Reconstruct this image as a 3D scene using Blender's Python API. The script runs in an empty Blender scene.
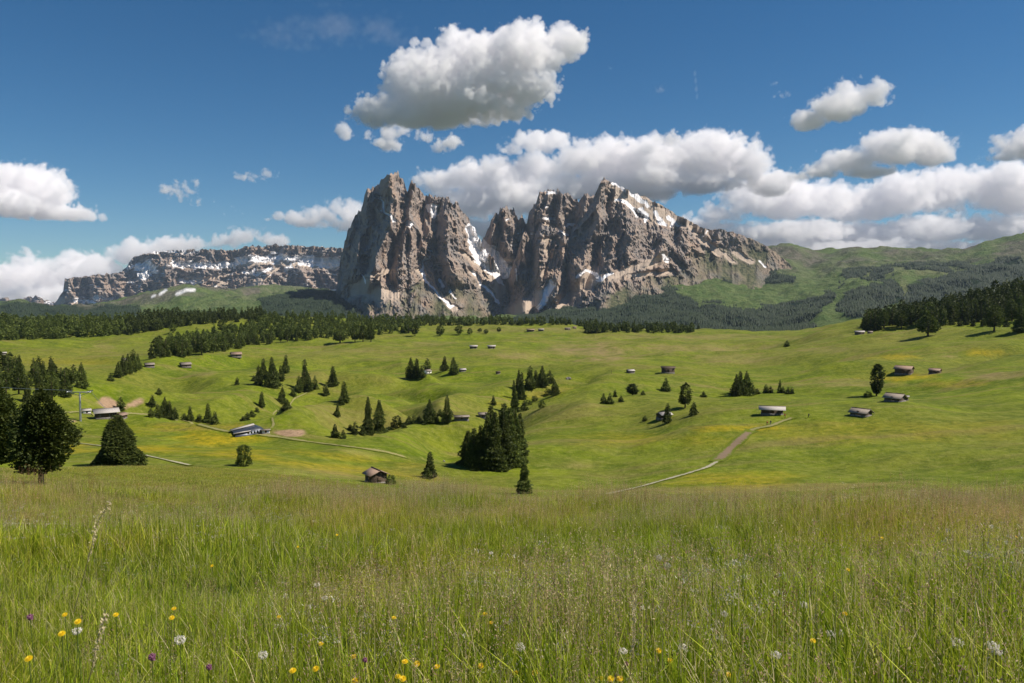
import bpy, math, random, time
import numpy as np
from mathutils import Vector
random.seed(7)
rng = np.random.default_rng(11)
S = bpy.context.scene
COL = S.collection
R = math.radians
_t0 = time.time()

# ------------------------------------------------------------------ camera, sky, sun, exposure
FOC = 28.0
F = 1024 * FOC / 36.0
PITCH = R(2.99)
SUN_EL, SUN_AZ = R(50), R(93)            # azimuth from +Y (view direction) towards +X
cam = bpy.data.objects.new('camera', bpy.data.cameras.new('camera'))
COL.objects.link(cam)
S.camera = cam
cam.data.lens = FOC
cam.data.sensor_width = 36
cam.data.clip_start = 0.1
cam.data.clip_end = 120000
cam.rotation_euler = (math.pi / 2 - PITCH, 0, 0)

W = bpy.data.worlds.new('World')
S.world = W
W.use_nodes = True
wn = W.node_tree
bg = wn.nodes['Background']
bg.inputs[1].default_value = 0.064
sky = wn.nodes.new('ShaderNodeTexSky')
sky.sky_type = 'NISHITA'
sky.sun_disc = False
sky.sun_elevation = SUN_EL
sky.sun_rotation = SUN_AZ
sky.altitude = 1950
sky.air_density = 1.0
sky.dust_density = 0.25
sky.ozone_density = 3.0
hs = wn.nodes.new('ShaderNodeHueSaturation')
hs.inputs['Saturation'].default_value = 1.3
tint = wn.nodes.new('ShaderNodeMix'); tint.data_type = 'RGBA'; tint.blend_type = 'MULTIPLY'
tint.inputs[0].default_value = 1.0; tint.inputs[7].default_value = (0.87, 0.99, 0.97, 1)
wn.links.new(sky.outputs[0], hs.inputs['Color'])
wn.links.new(hs.outputs[0], tint.inputs[6])
wn.links.new(tint.outputs[2], bg.inputs[0])

sl = bpy.data.lights.new('sun', 'SUN')
sl.energy = 4.9
sl.angle = R(0.53)
sl.color = (1.0, 0.915, 0.80)
sun = bpy.data.objects.new('sun', sl)
COL.objects.link(sun)
sun.rotation_euler = Vector((math.sin(SUN_AZ) * math.cos(SUN_EL), math.cos(SUN_AZ) * math.cos(SUN_EL), math.sin(SUN_EL))).to_track_quat('Z', 'Y').to_euler()

S.view_settings.view_transform = 'Standard'
S.view_settings.look = 'None'
S.view_settings.exposure = 0.36
S.view_settings.gamma = 1.0
S.render.engine = 'CYCLES'
S.cycles.max_bounces = 24
S.cycles.diffuse_bounces = 3
S.cycles.transmission_bounces = 3
S.cycles.transparent_max_bounces = 8
S.cycles.volume_bounces = 22
S.cycles.use_denoising = True
S.cycles.use_adaptive_sampling = True
S.cycles.adaptive_threshold = 0.01

# ------------------------------------------------------------------ numeric helpers
def ray(px, py):
    x = (np.asarray(px, float) - 512) / F
    y = -(np.asarray(py, float) - 341.5) / F
    c, s = math.cos(PITCH), math.sin(PITCH)
    return x, c + y * s + 0 * x, -s + y * c + 0 * x

def pix(X, Y, Z):
    c, s = math.cos(PITCH), math.sin(PITCH)
    dp = Y * c - Z * s
    up = Y * s + Z * c
    dp = np.maximum(dp, 1e-3)
    return 512 + F * X / dp, 341.5 - F * up / dp

_g = rng.normal(size=(32, 32))
_G = np.fft.fftshift(np.fft.fft2(_g))
_P = np.zeros((256, 256), complex)
_P[112:144, 112:144] = _G
NT = np.real(np.fft.ifft2(np.fft.ifftshift(_P)))
NT = (NT / NT.std()).astype(np.float64)

def n2(x, y):                                     # smooth periodic noise, unit std, feature size ~1
    x = x * 8.0; y = y * 8.0
    xi = np.floor(x); yi = np.floor(y)
    fx = x - xi; fy = y - yi
    xi = xi.astype(np.int64) & 255; yi = yi.astype(np.int64) & 255
    xj = (xi + 1) & 255; yj = (yi + 1) & 255
    return (NT[xi, yi] * (1 - fx) + NT[xj, yi] * fx) * (1 - fy) + (NT[xi, yj] * (1 - fx) + NT[xj, yj] * fx) * fy

def fbm(x, y, oct=4, gain=0.5):
    t = 0; a = 1.0; s = 0
    for k in range(oct):
        c, q = math.cos(k * 1.3), math.sin(k * 1.3)
        t = t + a * n2(c * x - q * y + 17.3 * k, q * x + c * y + 5.1 * k)
        s += a * a; a *= gain; x = x * 2.03; y = y * 2.03
    return t / math.sqrt(s)

def sstep(a, b, x):
    t = np.clip((x - a) / (b - a), 0, 1)
    return t * t * (3 - 2 * t)

def pchip(x, Y, xq):                              # Y[..., n] sampled at x -> at xq, monotone cubic
    x = np.asarray(x, float); h = np.diff(x); d = np.diff(Y, axis=-1) / h
    m = np.zeros_like(Y)
    w1 = 2 * h[1:] + h[:-1]; w2 = h[1:] + 2 * h[:-1]
    a, b = d[..., :-1], d[..., 1:]
    ok = a * b > 0
    aa = np.where(ok, a, 1); bb = np.where(ok, b, 1)
    m[..., 1:-1] = np.where(ok, (w1 + w2) / (w1 / aa + w2 / bb), 0)
    m[..., 0] = d[..., 0]; m[..., -1] = d[..., -1]
    xq = np.clip(xq, x[0], x[-1])
    i = np.clip(np.searchsorted(x, xq) - 1, 0, len(x) - 2)
    t = (xq - x[i]) / h[i]
    return (Y[..., i] * (2 * t**3 - 3 * t**2 + 1) + m[..., i] * h[i] * (t**3 - 2 * t**2 + t)
            + Y[..., i + 1] * (3 * t**2 - 2 * t**3) + m[..., i + 1] * h[i] * (t**3 - t**2))

def poly_mask(px, py, pts, soft=2.0):             # soft inside test of a polygon
    pts = np.array(pts, float)
    ins = np.zeros(px.shape, bool); dist = np.full(px.shape, 1e9)
    n = len(pts)
    for i in range(n):
        x1, y1 = pts[i]; x2, y2 = pts[(i + 1) % n]
        c = ((y1 > py) != (y2 > py)) & (px < (x2 - x1) * (py - y1) / ((y2 - y1) or 1e-9) + x1)
        ins ^= c
        dx, dy = x2 - x1, y2 - y1
        t = np.clip(((px - x1) * dx + (py - y1) * dy) / (dx * dx + dy * dy + 1e-9), 0, 1)
        dist = np.minimum(dist, np.hypot(px - x1 - t * dx, py - y1 - t * dy))
    sd = np.where(ins, dist, -dist)
    return np.clip(0.5 + sd / soft, 0, 1)

def line_mask(px, py, pts, w):                    # pts (x, y[, width]) ; soft line
    out = np.zeros(px.shape)
    for a, b in zip(pts[:-1], pts[1:]):
        wa = a[2] if len(a) > 2 else w; wb = b[2] if len(b) > 2 else w
        dx, dy = b[0] - a[0], b[1] - a[1]
        t = np.clip(((px - a[0]) * dx + (py - a[1]) * dy) / (dx * dx + dy * dy + 1e-9), 0, 1)
        d = np.hypot(px - a[0] - t * dx, py - a[1] - t * dy)
        ww = wa + (wb - wa) * t
        out = np.maximum(out, np.clip(1.5 - d / (ww * 0.5), 0, 1))
    return out

# ------------------------------------------------------------------ scene helpers
def tag(o, label=None, cat=None, group=None, kind=None):
    if label: o['label'] = label
    if cat: o['category'] = cat
    if group: o['group'] = group
    if kind: o['kind'] = kind
    return o

def mesh_np(name, co, faces, mats, parent=None, smooth=False, attrs=None, mat_idx=None, link=True, cols=None):
    """co (n,3); faces: (m,3) or (m,4) array, or a list of such arrays"""
    if not isinstance(faces, list): faces = [faces]
    me = bpy.data.meshes.new(name)
    co = np.asarray(co, np.float32)
    me.vertices.add(len(co)); me.vertices.foreach_set('co', co.ravel())
    loops = np.concatenate([f.ravel() for f in faces]).astype(np.int32)
    sizes = np.concatenate([np.full(len(f), f.shape[1]) for f in faces]).astype(np.int32)
    starts = np.concatenate([[0], np.cumsum(sizes)[:-1]]).astype(np.int32)
    me.loops.add(len(loops)); me.loops.foreach_set('vertex_index', loops)
    me.polygons.add(len(sizes)); me.polygons.foreach_set('loop_start', starts)
    if smooth: me.polygons.foreach_set('use_smooth', np.ones(len(sizes), bool))
    for k, v in (attrs or {}).items():
        a = me.attributes.new(k, 'FLOAT', 'POINT'); a.data.foreach_set('value', np.asarray(v, np.float32).ravel())
    for k, v in (cols or {}).items():
        a = me.attributes.new(k, 'FLOAT_COLOR', 'POINT')
        v = np.asarray(v, np.float32)
        if v.shape[1] == 3: v = np.concatenate([v, np.ones((len(v), 1), np.float32)], 1)
        a.data.foreach_set('color', v.ravel())
    for m in (mats if isinstance(mats, (list, tuple)) else [mats]): me.materials.append(m)
    if mat_idx is not None: me.polygons.foreach_set('material_index', np.asarray(mat_idx, np.int32))
    me.update(calc_edges=True)
    o = bpy.data.objects.new(name, me)
    if link: COL.objects.link(o)
    if parent is not None: o.parent = parent
    return o

def grid_faces(nu, nv, off=0):
    i, j = np.meshgrid(np.arange(nu - 1), np.arange(nv - 1), indexing='ij')
    a = (i * nv + j).ravel() + off
    return np.stack([a, a + nv, a + nv + 1, a + 1], 1)

def nmat(name):
    m = bpy.data.materials.new(name); m.use_nodes = True
    t = m.node_tree; t.nodes.clear()
    return m, t

class NB:                                         # small node builder
    def __init__(s, t): s.t = t
    def n(s, typ, ins=None, **kw):
        x = s.t.nodes.new(typ)
        for k, v in kw.items(): setattr(x, k, v)
        for k, v in (ins or {}).items():
            if isinstance(v, bpy.types.NodeSocket): s.t.links.new(v, x.inputs[k])
            else: x.inputs[k].default_value = v
        return x
    def math(s, op, a, b=0.0, c=None, clamp=False):
        d = {0: a, 1: b}
        if c is not None: d[2] = c
        return s.n('ShaderNodeMath', d, operation=op, use_clamp=clamp).outputs[0]
    def mix(s, f, a, b, mode='MIX'):
        x = s.n('ShaderNodeMix', data_type='RGBA', blend_type=mode)
        for k, v in ((0, f), (6, a), (7, b)):
            if isinstance(v, bpy.types.NodeSocket): s.t.links.new(v, x.inputs[k])
            elif k == 0: x.inputs[k].default_value = v
            else: x.inputs[k].default_value = (*v, 1)
        return x.outputs[2]
    def noise(s, scale, detail=4, vec=None, rough=0.55, dist=0.0):
        x = s.n('ShaderNodeTexNoise', {'Scale': scale, 'Detail': detail, 'Roughness': rough, 'Distortion': dist})
        if vec is not None: s.t.links.new(vec, x.inputs['Vector'])
        return x.outputs[0]
    def ramp(s, f, a, b):                          # map range a..b -> 0..1 clamped
        return s.n('ShaderNodeMapRange', {0: f, 1: a, 2: b, 3: 0.0, 4: 1.0}, interpolation_type='SMOOTHSTEP').outputs[0]
    def attr(s, name, out=2):
        return s.n('ShaderNodeAttribute', attribute_name=name).outputs[out]

def simple_mat(name, col, rough=0.8, var=0.25, scale=3.0, bump=0.0, metal=0.0, obj=True, spec=0.3):
    m, t = nmat(name); b = NB(t)
    tc = b.n('ShaderNodeTexCoord').outputs['Object']
    f = b.noise(scale, 5, tc)
    c = b.mix(b.ramp(f, 0.3, 0.7), tuple(x * (1 - var) for x in col), tuple(min(1, x * (1 + var)) for x in col))
    p = b.n('ShaderNodeBsdfPrincipled', {'Base Color': c, 'Roughness': rough, 'Metallic': metal, 'Specular IOR Level': spec})
    if bump:
        t.links.new(b.n('ShaderNodeBump', {'Strength': bump, 'Distance': 0.05, 'Height': f}).outputs[0], p.inputs['Normal'])
    o = b.n('ShaderNodeOutputMaterial', {0: p.outputs[0]})
    return m

# ------------------------------------------------------------------ terrain: relief table (image row of the ground at each distance, per column)
ND = [2.5, 5, 10, 15, 22, 30, 45, 67, 100, 140, 180, 220, 270, 330, 400, 500, 620, 780, 1000, 1250, 1550, 1900, 2400]
NEAR = {
 -300: [1000, 714, 576, 532, 505, 494, 486, 479, 466, 470, 474, 466, 455, 442, 427, 408, 392, 374, 357, 346, 335, 323, 338],
 0:    [1000, 722, 584, 540, 510, 500, 492, 486.5, 471, 472, 478, 470, 458, 445, 428, 408, 391, 372, 356, 345, 335, 322, 338],
 130:  [1000, 722, 584, 540, 510, 500, 493, 485, 474, 467, 474, 468, 457, 443, 429, 409, 392, 368, 352, 343, 334, 319, 336],
 190:  [1000, 722, 584, 540, 510, 500, 493, 485, 476, 469, 475, 467, 456, 443, 430, 413, 394, 366, 352, 342, 330, 317, 334],
 250:  [1000, 722, 584, 540, 510, 501, 494, 487, 480, 473, 474, 466, 455, 443, 430, 416, 390, 370, 354, 341, 328, 316, 334],
 376:  [1000, 722, 584, 540, 513, 508, 503, 498, 493, 489, 486, 478, 463, 448, 436, 413, 393, 372, 354, 341, 330, 321, 332],
 440:  [1000, 722, 584, 540, 514, 510, 506, 502, 498, 495, 489, 482, 466, 447, 431, 410, 390, 370, 352, 340, 330, 323, 332],
 500:  [1000, 722, 584, 540, 515, 512, 508, 505, 502, 499, 492, 480, 460, 442, 424, 404, 387, 368, 351, 340, 331, 323.5, 332],
 620:  [1000, 722, 584, 540, 516, 514, 512, 510, 508, 505, 493, 480, 453, 428, 408, 392, 376, 363, 350, 340, 333, 328.5, 334],
 760:  [1000, 722, 584, 540, 516, 514, 512, 510, 508, 505, 496, 480, 448, 415, 400, 389, 375, 361, 348, 340, 335, 332, 336],
 900:  [1000, 722, 584, 540, 516, 514, 512, 510, 508, 505, 497, 480, 446, 415, 398, 376, 360, 345, 332, 319, 312, 318, 326],
 1024: [1000, 722, 584, 540, 516, 514, 512, 510, 508, 505, 497, 482, 446, 414, 393, 372, 356, 338, 321, 301, 291, 300, 312],
 1400: [1000, 722, 584, 540, 516, 514, 512, 510, 508, 505, 497, 482, 446, 410, 385, 362, 345, 325, 305, 285, 270, 280, 290],
}
FD = [3200, 4000, 4800, 5600, 6400, 7200, 8200, 9500, 12000, 16500]
FAR = {
 -300: [345, 340, 332, 325, 318, 312, 306, 314, 322, 330],
 0:    [345, 340, 332, 325, 318, 311, 304, 314, 320, 330],
 17:   [345, 340, 332, 325, 317, 309, 301, 314, 320, 330],
 46:   [345, 340, 333, 327, 321, 314, 307, 312, 318, 330],
 105:  [345, 340, 332, 326, 318, 310, 304, 307, 318, 330],
 150:  [345, 340, 332, 324, 314, 302, 294, 296, 318, 330],
 190:  [345, 340, 331, 322, 308, 294, 285, 292, 318, 330],
 225:  [345, 340, 330, 320, 306, 296, 291, 296, 318, 330],
 265:  [342, 337, 328, 316, 303, 294, 287, 294, 318, 330],
 320:  [340, 334, 324, 312, 302, 294, 290, 296, 318, 330],
 400:  [338, 333, 326, 319, 315, 312, 311, 313, 318, 330],
 500:  [338, 333, 326, 320, 316, 313, 312, 314, 318, 330],
 560:  [338, 332, 323, 315, 309, 305, 303, 306, 314, 330],
 640:  [338, 328, 315, 300, 286, 276, 270, 276, 290, 330],
 700:  [338, 328, 313, 298, 282, 269, 261, 268, 285, 330],
 755:  [338, 328, 314, 300, 284, 266, 247, 253, 280, 330],
 785:  [337, 327, 314, 300, 285, 266, 244.5, 252, 280, 330],
 815:  [334, 323, 311, 298, 286, 272, 252, 255, 280, 330],
 835:  [333, 321, 307, 295, 281, 268, 251, 254, 280, 330],
 860:  [334, 320, 302, 288, 276, 265, 249, 254, 280, 330],
 900:  [338, 330, 312, 292, 275, 264, 250, 254, 280, 330],
 950:  [338, 330, 314, 296, 277, 264, 251, 254, 280, 330],
 1000: [336, 328, 314, 297, 278, 257, 240, 246, 270, 330],
 1024: [334, 326, 312, 295, 276, 254, 234.5, 242, 270, 330],
 1100: [334, 326, 312, 295, 274, 250, 226, 240, 270, 330],
 1400: [330, 322, 310, 293, 272, 250, 232, 244, 270, 330],
}
def _tanrows(tab, ds):
    ks = sorted(tab); out = []
    for k in ks:
        x, y, z = ray(k, np.array(tab[k], float)); out.append(-z / np.hypot(x, y))
    az = np.arctan((np.array(ks, float) - 512) / F)
    return az, np.array(out)
AZQ = np.linspace(-0.80, 0.84, 1500)
_az1, _t1 = _tanrows(NEAR, ND); _az2, _t2 = _tanrows(FAR, FD)
_tA = pchip(_az1, _t1.T, AZQ)                     # rows x az
_tB = pchip(_az2, _t2.T, AZQ)
LD = np.log(np.array(ND + FD + [40000.0]))
_T = np.concatenate([_tA, _tB, _tB[-1:] * 1.0], 0).T       # az x rows
LQ = np.linspace(LD[0], LD[-1], 1600)
TG = pchip(LD, _T, LQ)                            # az x logd
def tz(x, y):
    d = np.hypot(x, y); az = np.arctan2(x, y)
    u = np.clip((az - AZQ[0]) / (AZQ[1] - AZQ[0]), 0, len(AZQ) - 1.001)
    v = np.clip((np.log(np.maximum(d, 1e-3)) - LQ[0]) / (LQ[1] - LQ[0]), 0, len(LQ) - 1.001)
    i = u.astype(int); j = v.astype(int); fu = u - i; fv = v - j
    t = (TG[i, j] * (1 - fu) + TG[i + 1, j] * fu) * (1 - fv) + (TG[i, j + 1] * (1 - fu) + TG[i + 1, j + 1] * fu) * fv
    z = -t * np.maximum(d, 2.5)
    z = z + fbm(x / 9.0, y / 9.0, 3) * 0.05 * sstep(4, 12, d)
    z = z + fbm(x / 75.0, y / 75.0, 4) * 2.0 * sstep(110, 320, d) * (1 - sstep(2600, 3500, d))
    z = z + (0.5 - np.abs(fbm(x / 260.0 + 3, y / 260.0, 3))) * 5.0 * sstep(250, 600, d) * (1 - sstep(2600, 3500, d))
    far = sstep(2600, 4500, d)
    z = z + far * ((0.6 - np.abs(fbm(x / 620.0, y / 900.0 + 9, 5, 0.55))) * 34 + fbm(x / 120.0, y / 120.0, 3) * 7)
    return z

def _w(pts):
    o = []
    for (u, v, dd) in pts:
        az = math.atan((u - 512) / F); o.append((math.sin(az) * dd, math.cos(az) * dd))
    return o
GULLIES = [(_w([(238, 0, 420), (262, 0, 470), (292, 0, 545), (318, 0, 610), (350, 0, 660)]), 20, 5.5), (_w([(345, 0, 385), (372, 0, 425), (398, 0, 480), (405, 0, 560), (392, 0, 640)]), 17, 5.0),
           (_w([(452, 0, 300), (462, 0, 345), (505, 0, 450), (535, 0, 540), (575, 0, 610)]), 18, 4.5), (_w([(118, 0, 470), (160, 0, 520), (215, 0, 500), (240, 0, 430)]), 24, 5.5),
           (_w([(150, 0, 620), (190, 0, 740), (240, 0, 860)]), 24, 4), (_w([(560, 0, 900), (640, 0, 1000), (760, 0, 1080)]), 40, 4), (_w([(600, 0, 480), (680, 0, 520), (800, 0, 560), (870, 0, 620)]), 26, 3.0), (_w([(890, 0, 560), (960, 0, 700), (1060, 0, 760)]), 30, 4)]
def tz(x, y, _base=tz):
    z = _base(x, y); d = np.hypot(x, y); m = (d > 190) & (d < 1300)
    if not m.any(): return z
    xs, ys = x[m], y[m]; jx_ = fbm(xs / 45., ys / 45., 2) * 8; add = np.zeros(xs.shape)
    for pl, w, dep in GULLIES:
        best = np.full(xs.shape, 1e9)
        for a, b in zip(pl[:-1], pl[1:]):
            dx, dy = b[0] - a[0], b[1] - a[1]; t = np.clip(((xs - a[0]) * dx + (ys - a[1]) * dy) / (dx * dx + dy * dy), 0, 1)
            best = np.minimum(best, np.hypot(xs + jx_ - a[0] - t * dx, ys + jx_ * .6 - a[1] - t * dy))
        dep = dep * 1.4; add = add - dep * np.exp(-(best / w) ** 2) + dep * .45 * np.exp(-((best - 2.1 * w) / (w * .9)) ** 2)
    z = np.array(z); z[m] += add
    return z
_LS = np.exp(np.linspace(math.log(4), math.log(9300), 5200))
def hit(px, py, dmin=4.0):
    """ground point seen at pixel (px, py): first place along that ray where the terrain is met"""
    x, y, z = (float(v) for v in ray(px, py)); h = math.hypot(x, y); s = z / h
    X = x / h * _LS; Y = y / h * _LS
    below = (tz(X, Y) >= s * _LS) & (_LS > dmin)
    k = int(np.argmax(below)) if below.any() else len(_LS) - 1
    if not below.any():
        k = int(np.argmin(np.where((_LS < 2300) & (_LS > 60), s * _LS - tz(X, Y), 1e9)))
    return np.array([X[k], Y[k], float(tz(X[k:k + 1], Y[k:k + 1])[0])])

# terrain sheet
azs = np.concatenate([np.linspace(-math.pi, -0.80, 50)[:-1], np.linspace(-0.80, -0.60, 60)[:-1], np.linspace(-0.60, 0.60, 1150), np.linspace(0.60, 0.84, 70)[1:], np.linspace(0.84, math.pi, 50)[1:]])
lds = np.concatenate([[0.0], np.exp(np.linspace(math.log(1.5), math.log(60), 150))[:-1], np.exp(np.linspace(math.log(60), math.log(2400), 420))[:-1], np.exp(np.linspace(math.log(2400), math.log(16400), 330))])
A_, D_ = np.meshgrid(azs, lds, indexing='ij')
GX, GY = np.sin(A_) * D_, np.cos(A_) * D_
GZ = tz(GX, GY)
GPX, GPY = pix(GX, GY, GZ)
GPX = np.where(GY > 0, GPX, -9999)

WOODS = [  # far wooded slopes, image polygons
 [(300, 300), (345, 289), (365, 291), (400, 303), (430, 318), (460, 340), (300, 340)],
 [(470, 340), (520, 318), (560, 302), (590, 300), (620, 294), (655, 283), (672, 287), (690, 300), (700, 306), (722, 303), (745, 311), (790, 306), (820, 298), (838, 290), (850, 280), (838, 272), (862, 268), (866, 272), (850, 281), (835, 293), (822, 306), (812, 322), (806, 345), (470, 345)],
 [(690, 268), (720, 268), (760, 268), (790, 278), (792, 284), (760, 283), (725, 282), (700, 276)],
 [(868, 268), (890, 266), (886, 278), (868, 280)],
 [(837, 304), (850, 293), (870, 286), (893, 283), (900, 298), (880, 309), (866, 318), (839, 314)],
 [(905, 288), (930, 277), (960, 270), (1000, 262), (1060, 262), (1100, 345), (880, 345), (898, 312)],
 [(885, 266), (1000, 263), (960, 269), (920, 270)],
 [(-60, 312), (0, 305), (17, 302), (46, 307), (80, 306), (135, 306), (150, 340), (-60, 345)],
 [(260, 300), (290, 292), (340, 290), (345, 340), (230, 340)],
 [(400, 300), (425, 302), (440, 322), (480, 328), (500, 340), (380, 340)],
]
def wood_mask(px, py, d, X, Y):
    jx = fbm(X / 190.0, Y / 190.0, 3) * 3.2; jy = fbm(X / 190.0 + 40, Y / 190.0, 3) * 1.6
    w = np.zeros(px.shape)
    for p in WOODS: w = np.maximum(w, poly_mask(px + jx, py + jy, p, 3.0))
    return w * (d > 2550)
gf = GY.ravel() > 0
_shp = GX.shape
wood = np.zeros(GX.size); sel = gf & (D_.ravel() > 2500)
wood[sel] = wood_mask(GPX.ravel()[sel], GPY.ravel()[sel], D_.ravel()[sel], GX.ravel()[sel], GY.ravel()[sel])

_EN = fbm(GX.ravel() / 40.0, GY.ravel() / 40.0, 3) * 0.28 + fbm(GX.ravel() / 9.0, GY.ravel() / 9.0, 3) * 0.22
_GPXr, _GPYr = GPX.ravel(), GPY.ravel()
def ell(cx, cy, rx, ry, amp=1.0, rot=0.0):
    c, s = math.cos(rot), math.sin(rot)
    X = _GPXr - cx; Y = _GPYr - cy
    u = (c * X + s * Y) / rx; v = (-s * X + c * Y) / ry
    return amp * np.clip(1.35 - np.sqrt(u * u + v * v) + _EN, 0, 1)
near_ok = (D_.ravel() < 2400) & gf
dry = np.zeros(GX.size); yel = np.zeros(GX.size); earth = np.zeros(GX.size); pale = np.zeros(GX.size)
for e in [(600, 352, 34, 8, .95), (570, 350, 26, 6, .7), (680, 349, 70, 5, .6), (740, 358, 45, 6, .45), (520, 355, 40, 3.5, .5), (540, 330, 90, 2, .4), (420, 344, 60, 2.5, .45),
          (1000, 376, 26, 3.5, .8), (830, 350, 30, 3, .4), (690, 337, 110, 2.5, .5), (950, 356, 12, 1.5, .7), (575, 466, 26, 7, .5), (840, 382, 40, 2, .35), (860, 385, 150, 2.2, .55, .0),
          (380, 455, 50, 3, .4, .12), (240, 476, 130, 7, .35), (105, 347, 10, 3, .5), (200, 374, 16, 3, .5), (330, 350, 50, 2.5, .35)]:
    dry = np.maximum(dry, ell(*e))
for e in [(150, 450, 60, 5, .9), (215, 440, 50, 9, .8), (60, 447, 30, 7, .7), (240, 452, 40, 6, .6), (730, 428, 55, 3, .8), (905, 357, 30, 3, .8), (905, 378, 26, 5, .8), (985, 352, 30, 3, .8), (960, 385, 50, 4, .5),
          (350, 470, 60, 4, .5, .1), (735, 480, 60, 8, .45), (640, 440, 60, 8, .3), (880, 430, 120, 10, .25), (70, 362, 60, 3, .3), (540, 395, 40, 5, .3, -.2), (330, 455, 60, 4, .4, .1), (180, 428, 70, 4, .4)]:
    yel = np.maximum(yel, ell(*e))
for e in [(288, 433, 18, 3.6, 1.0, .1), (108, 403, 9, 5, .8), (131, 405, 10, 3, .7, -.4), (70, 421, 24, 1.6, .8)]:
    earth = np.maximum(earth, ell(*e))
for e in [(20, 472, 200, 5, .6), (240, 478, 200, 6, .6)]:
    pale = np.maximum(pale, ell(*e) * (D_.ravel() < 170))
for a_ in (dry, yel, earth, pale): a_ *= near_ok
alp = np.zeros(GX.size)                            # alpine rock/dry grass on the far ridges
if True:
    P, Q, DD = GPX.ravel(), GPY.ravel(), D_.ravel()
    alp = np.where((DD > 6300), sstep(6300, 7600, DD), 0) * np.clip(.55 + .5 * fbm(GX.ravel() / 300., GY.ravel() / 300., 4), 0, 1)
    alp *= np.where((P > 745) | (P < 260), 1, .5)
clr = np.zeros(GX.size)
for e in [(870, 272, 22, 6, .6), (930, 272, 36, 3, .6), (905, 292, 4, 14, .7, -.2)]: clr = np.maximum(clr, ell(*e) * (D_.ravel() > 2500))
snow = np.zeros(GX.size)
for pl, w in [([(160, 294), (166, 290)], 2.6), ([(177, 294), (186, 290), (194, 290)], 3.4), ([(152, 297), (155, 295)], 2)]:
    snow = np.maximum(snow, line_mask(GPX.ravel(), GPY.ravel(), pl, w) * (D_.ravel() > 5000))

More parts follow.
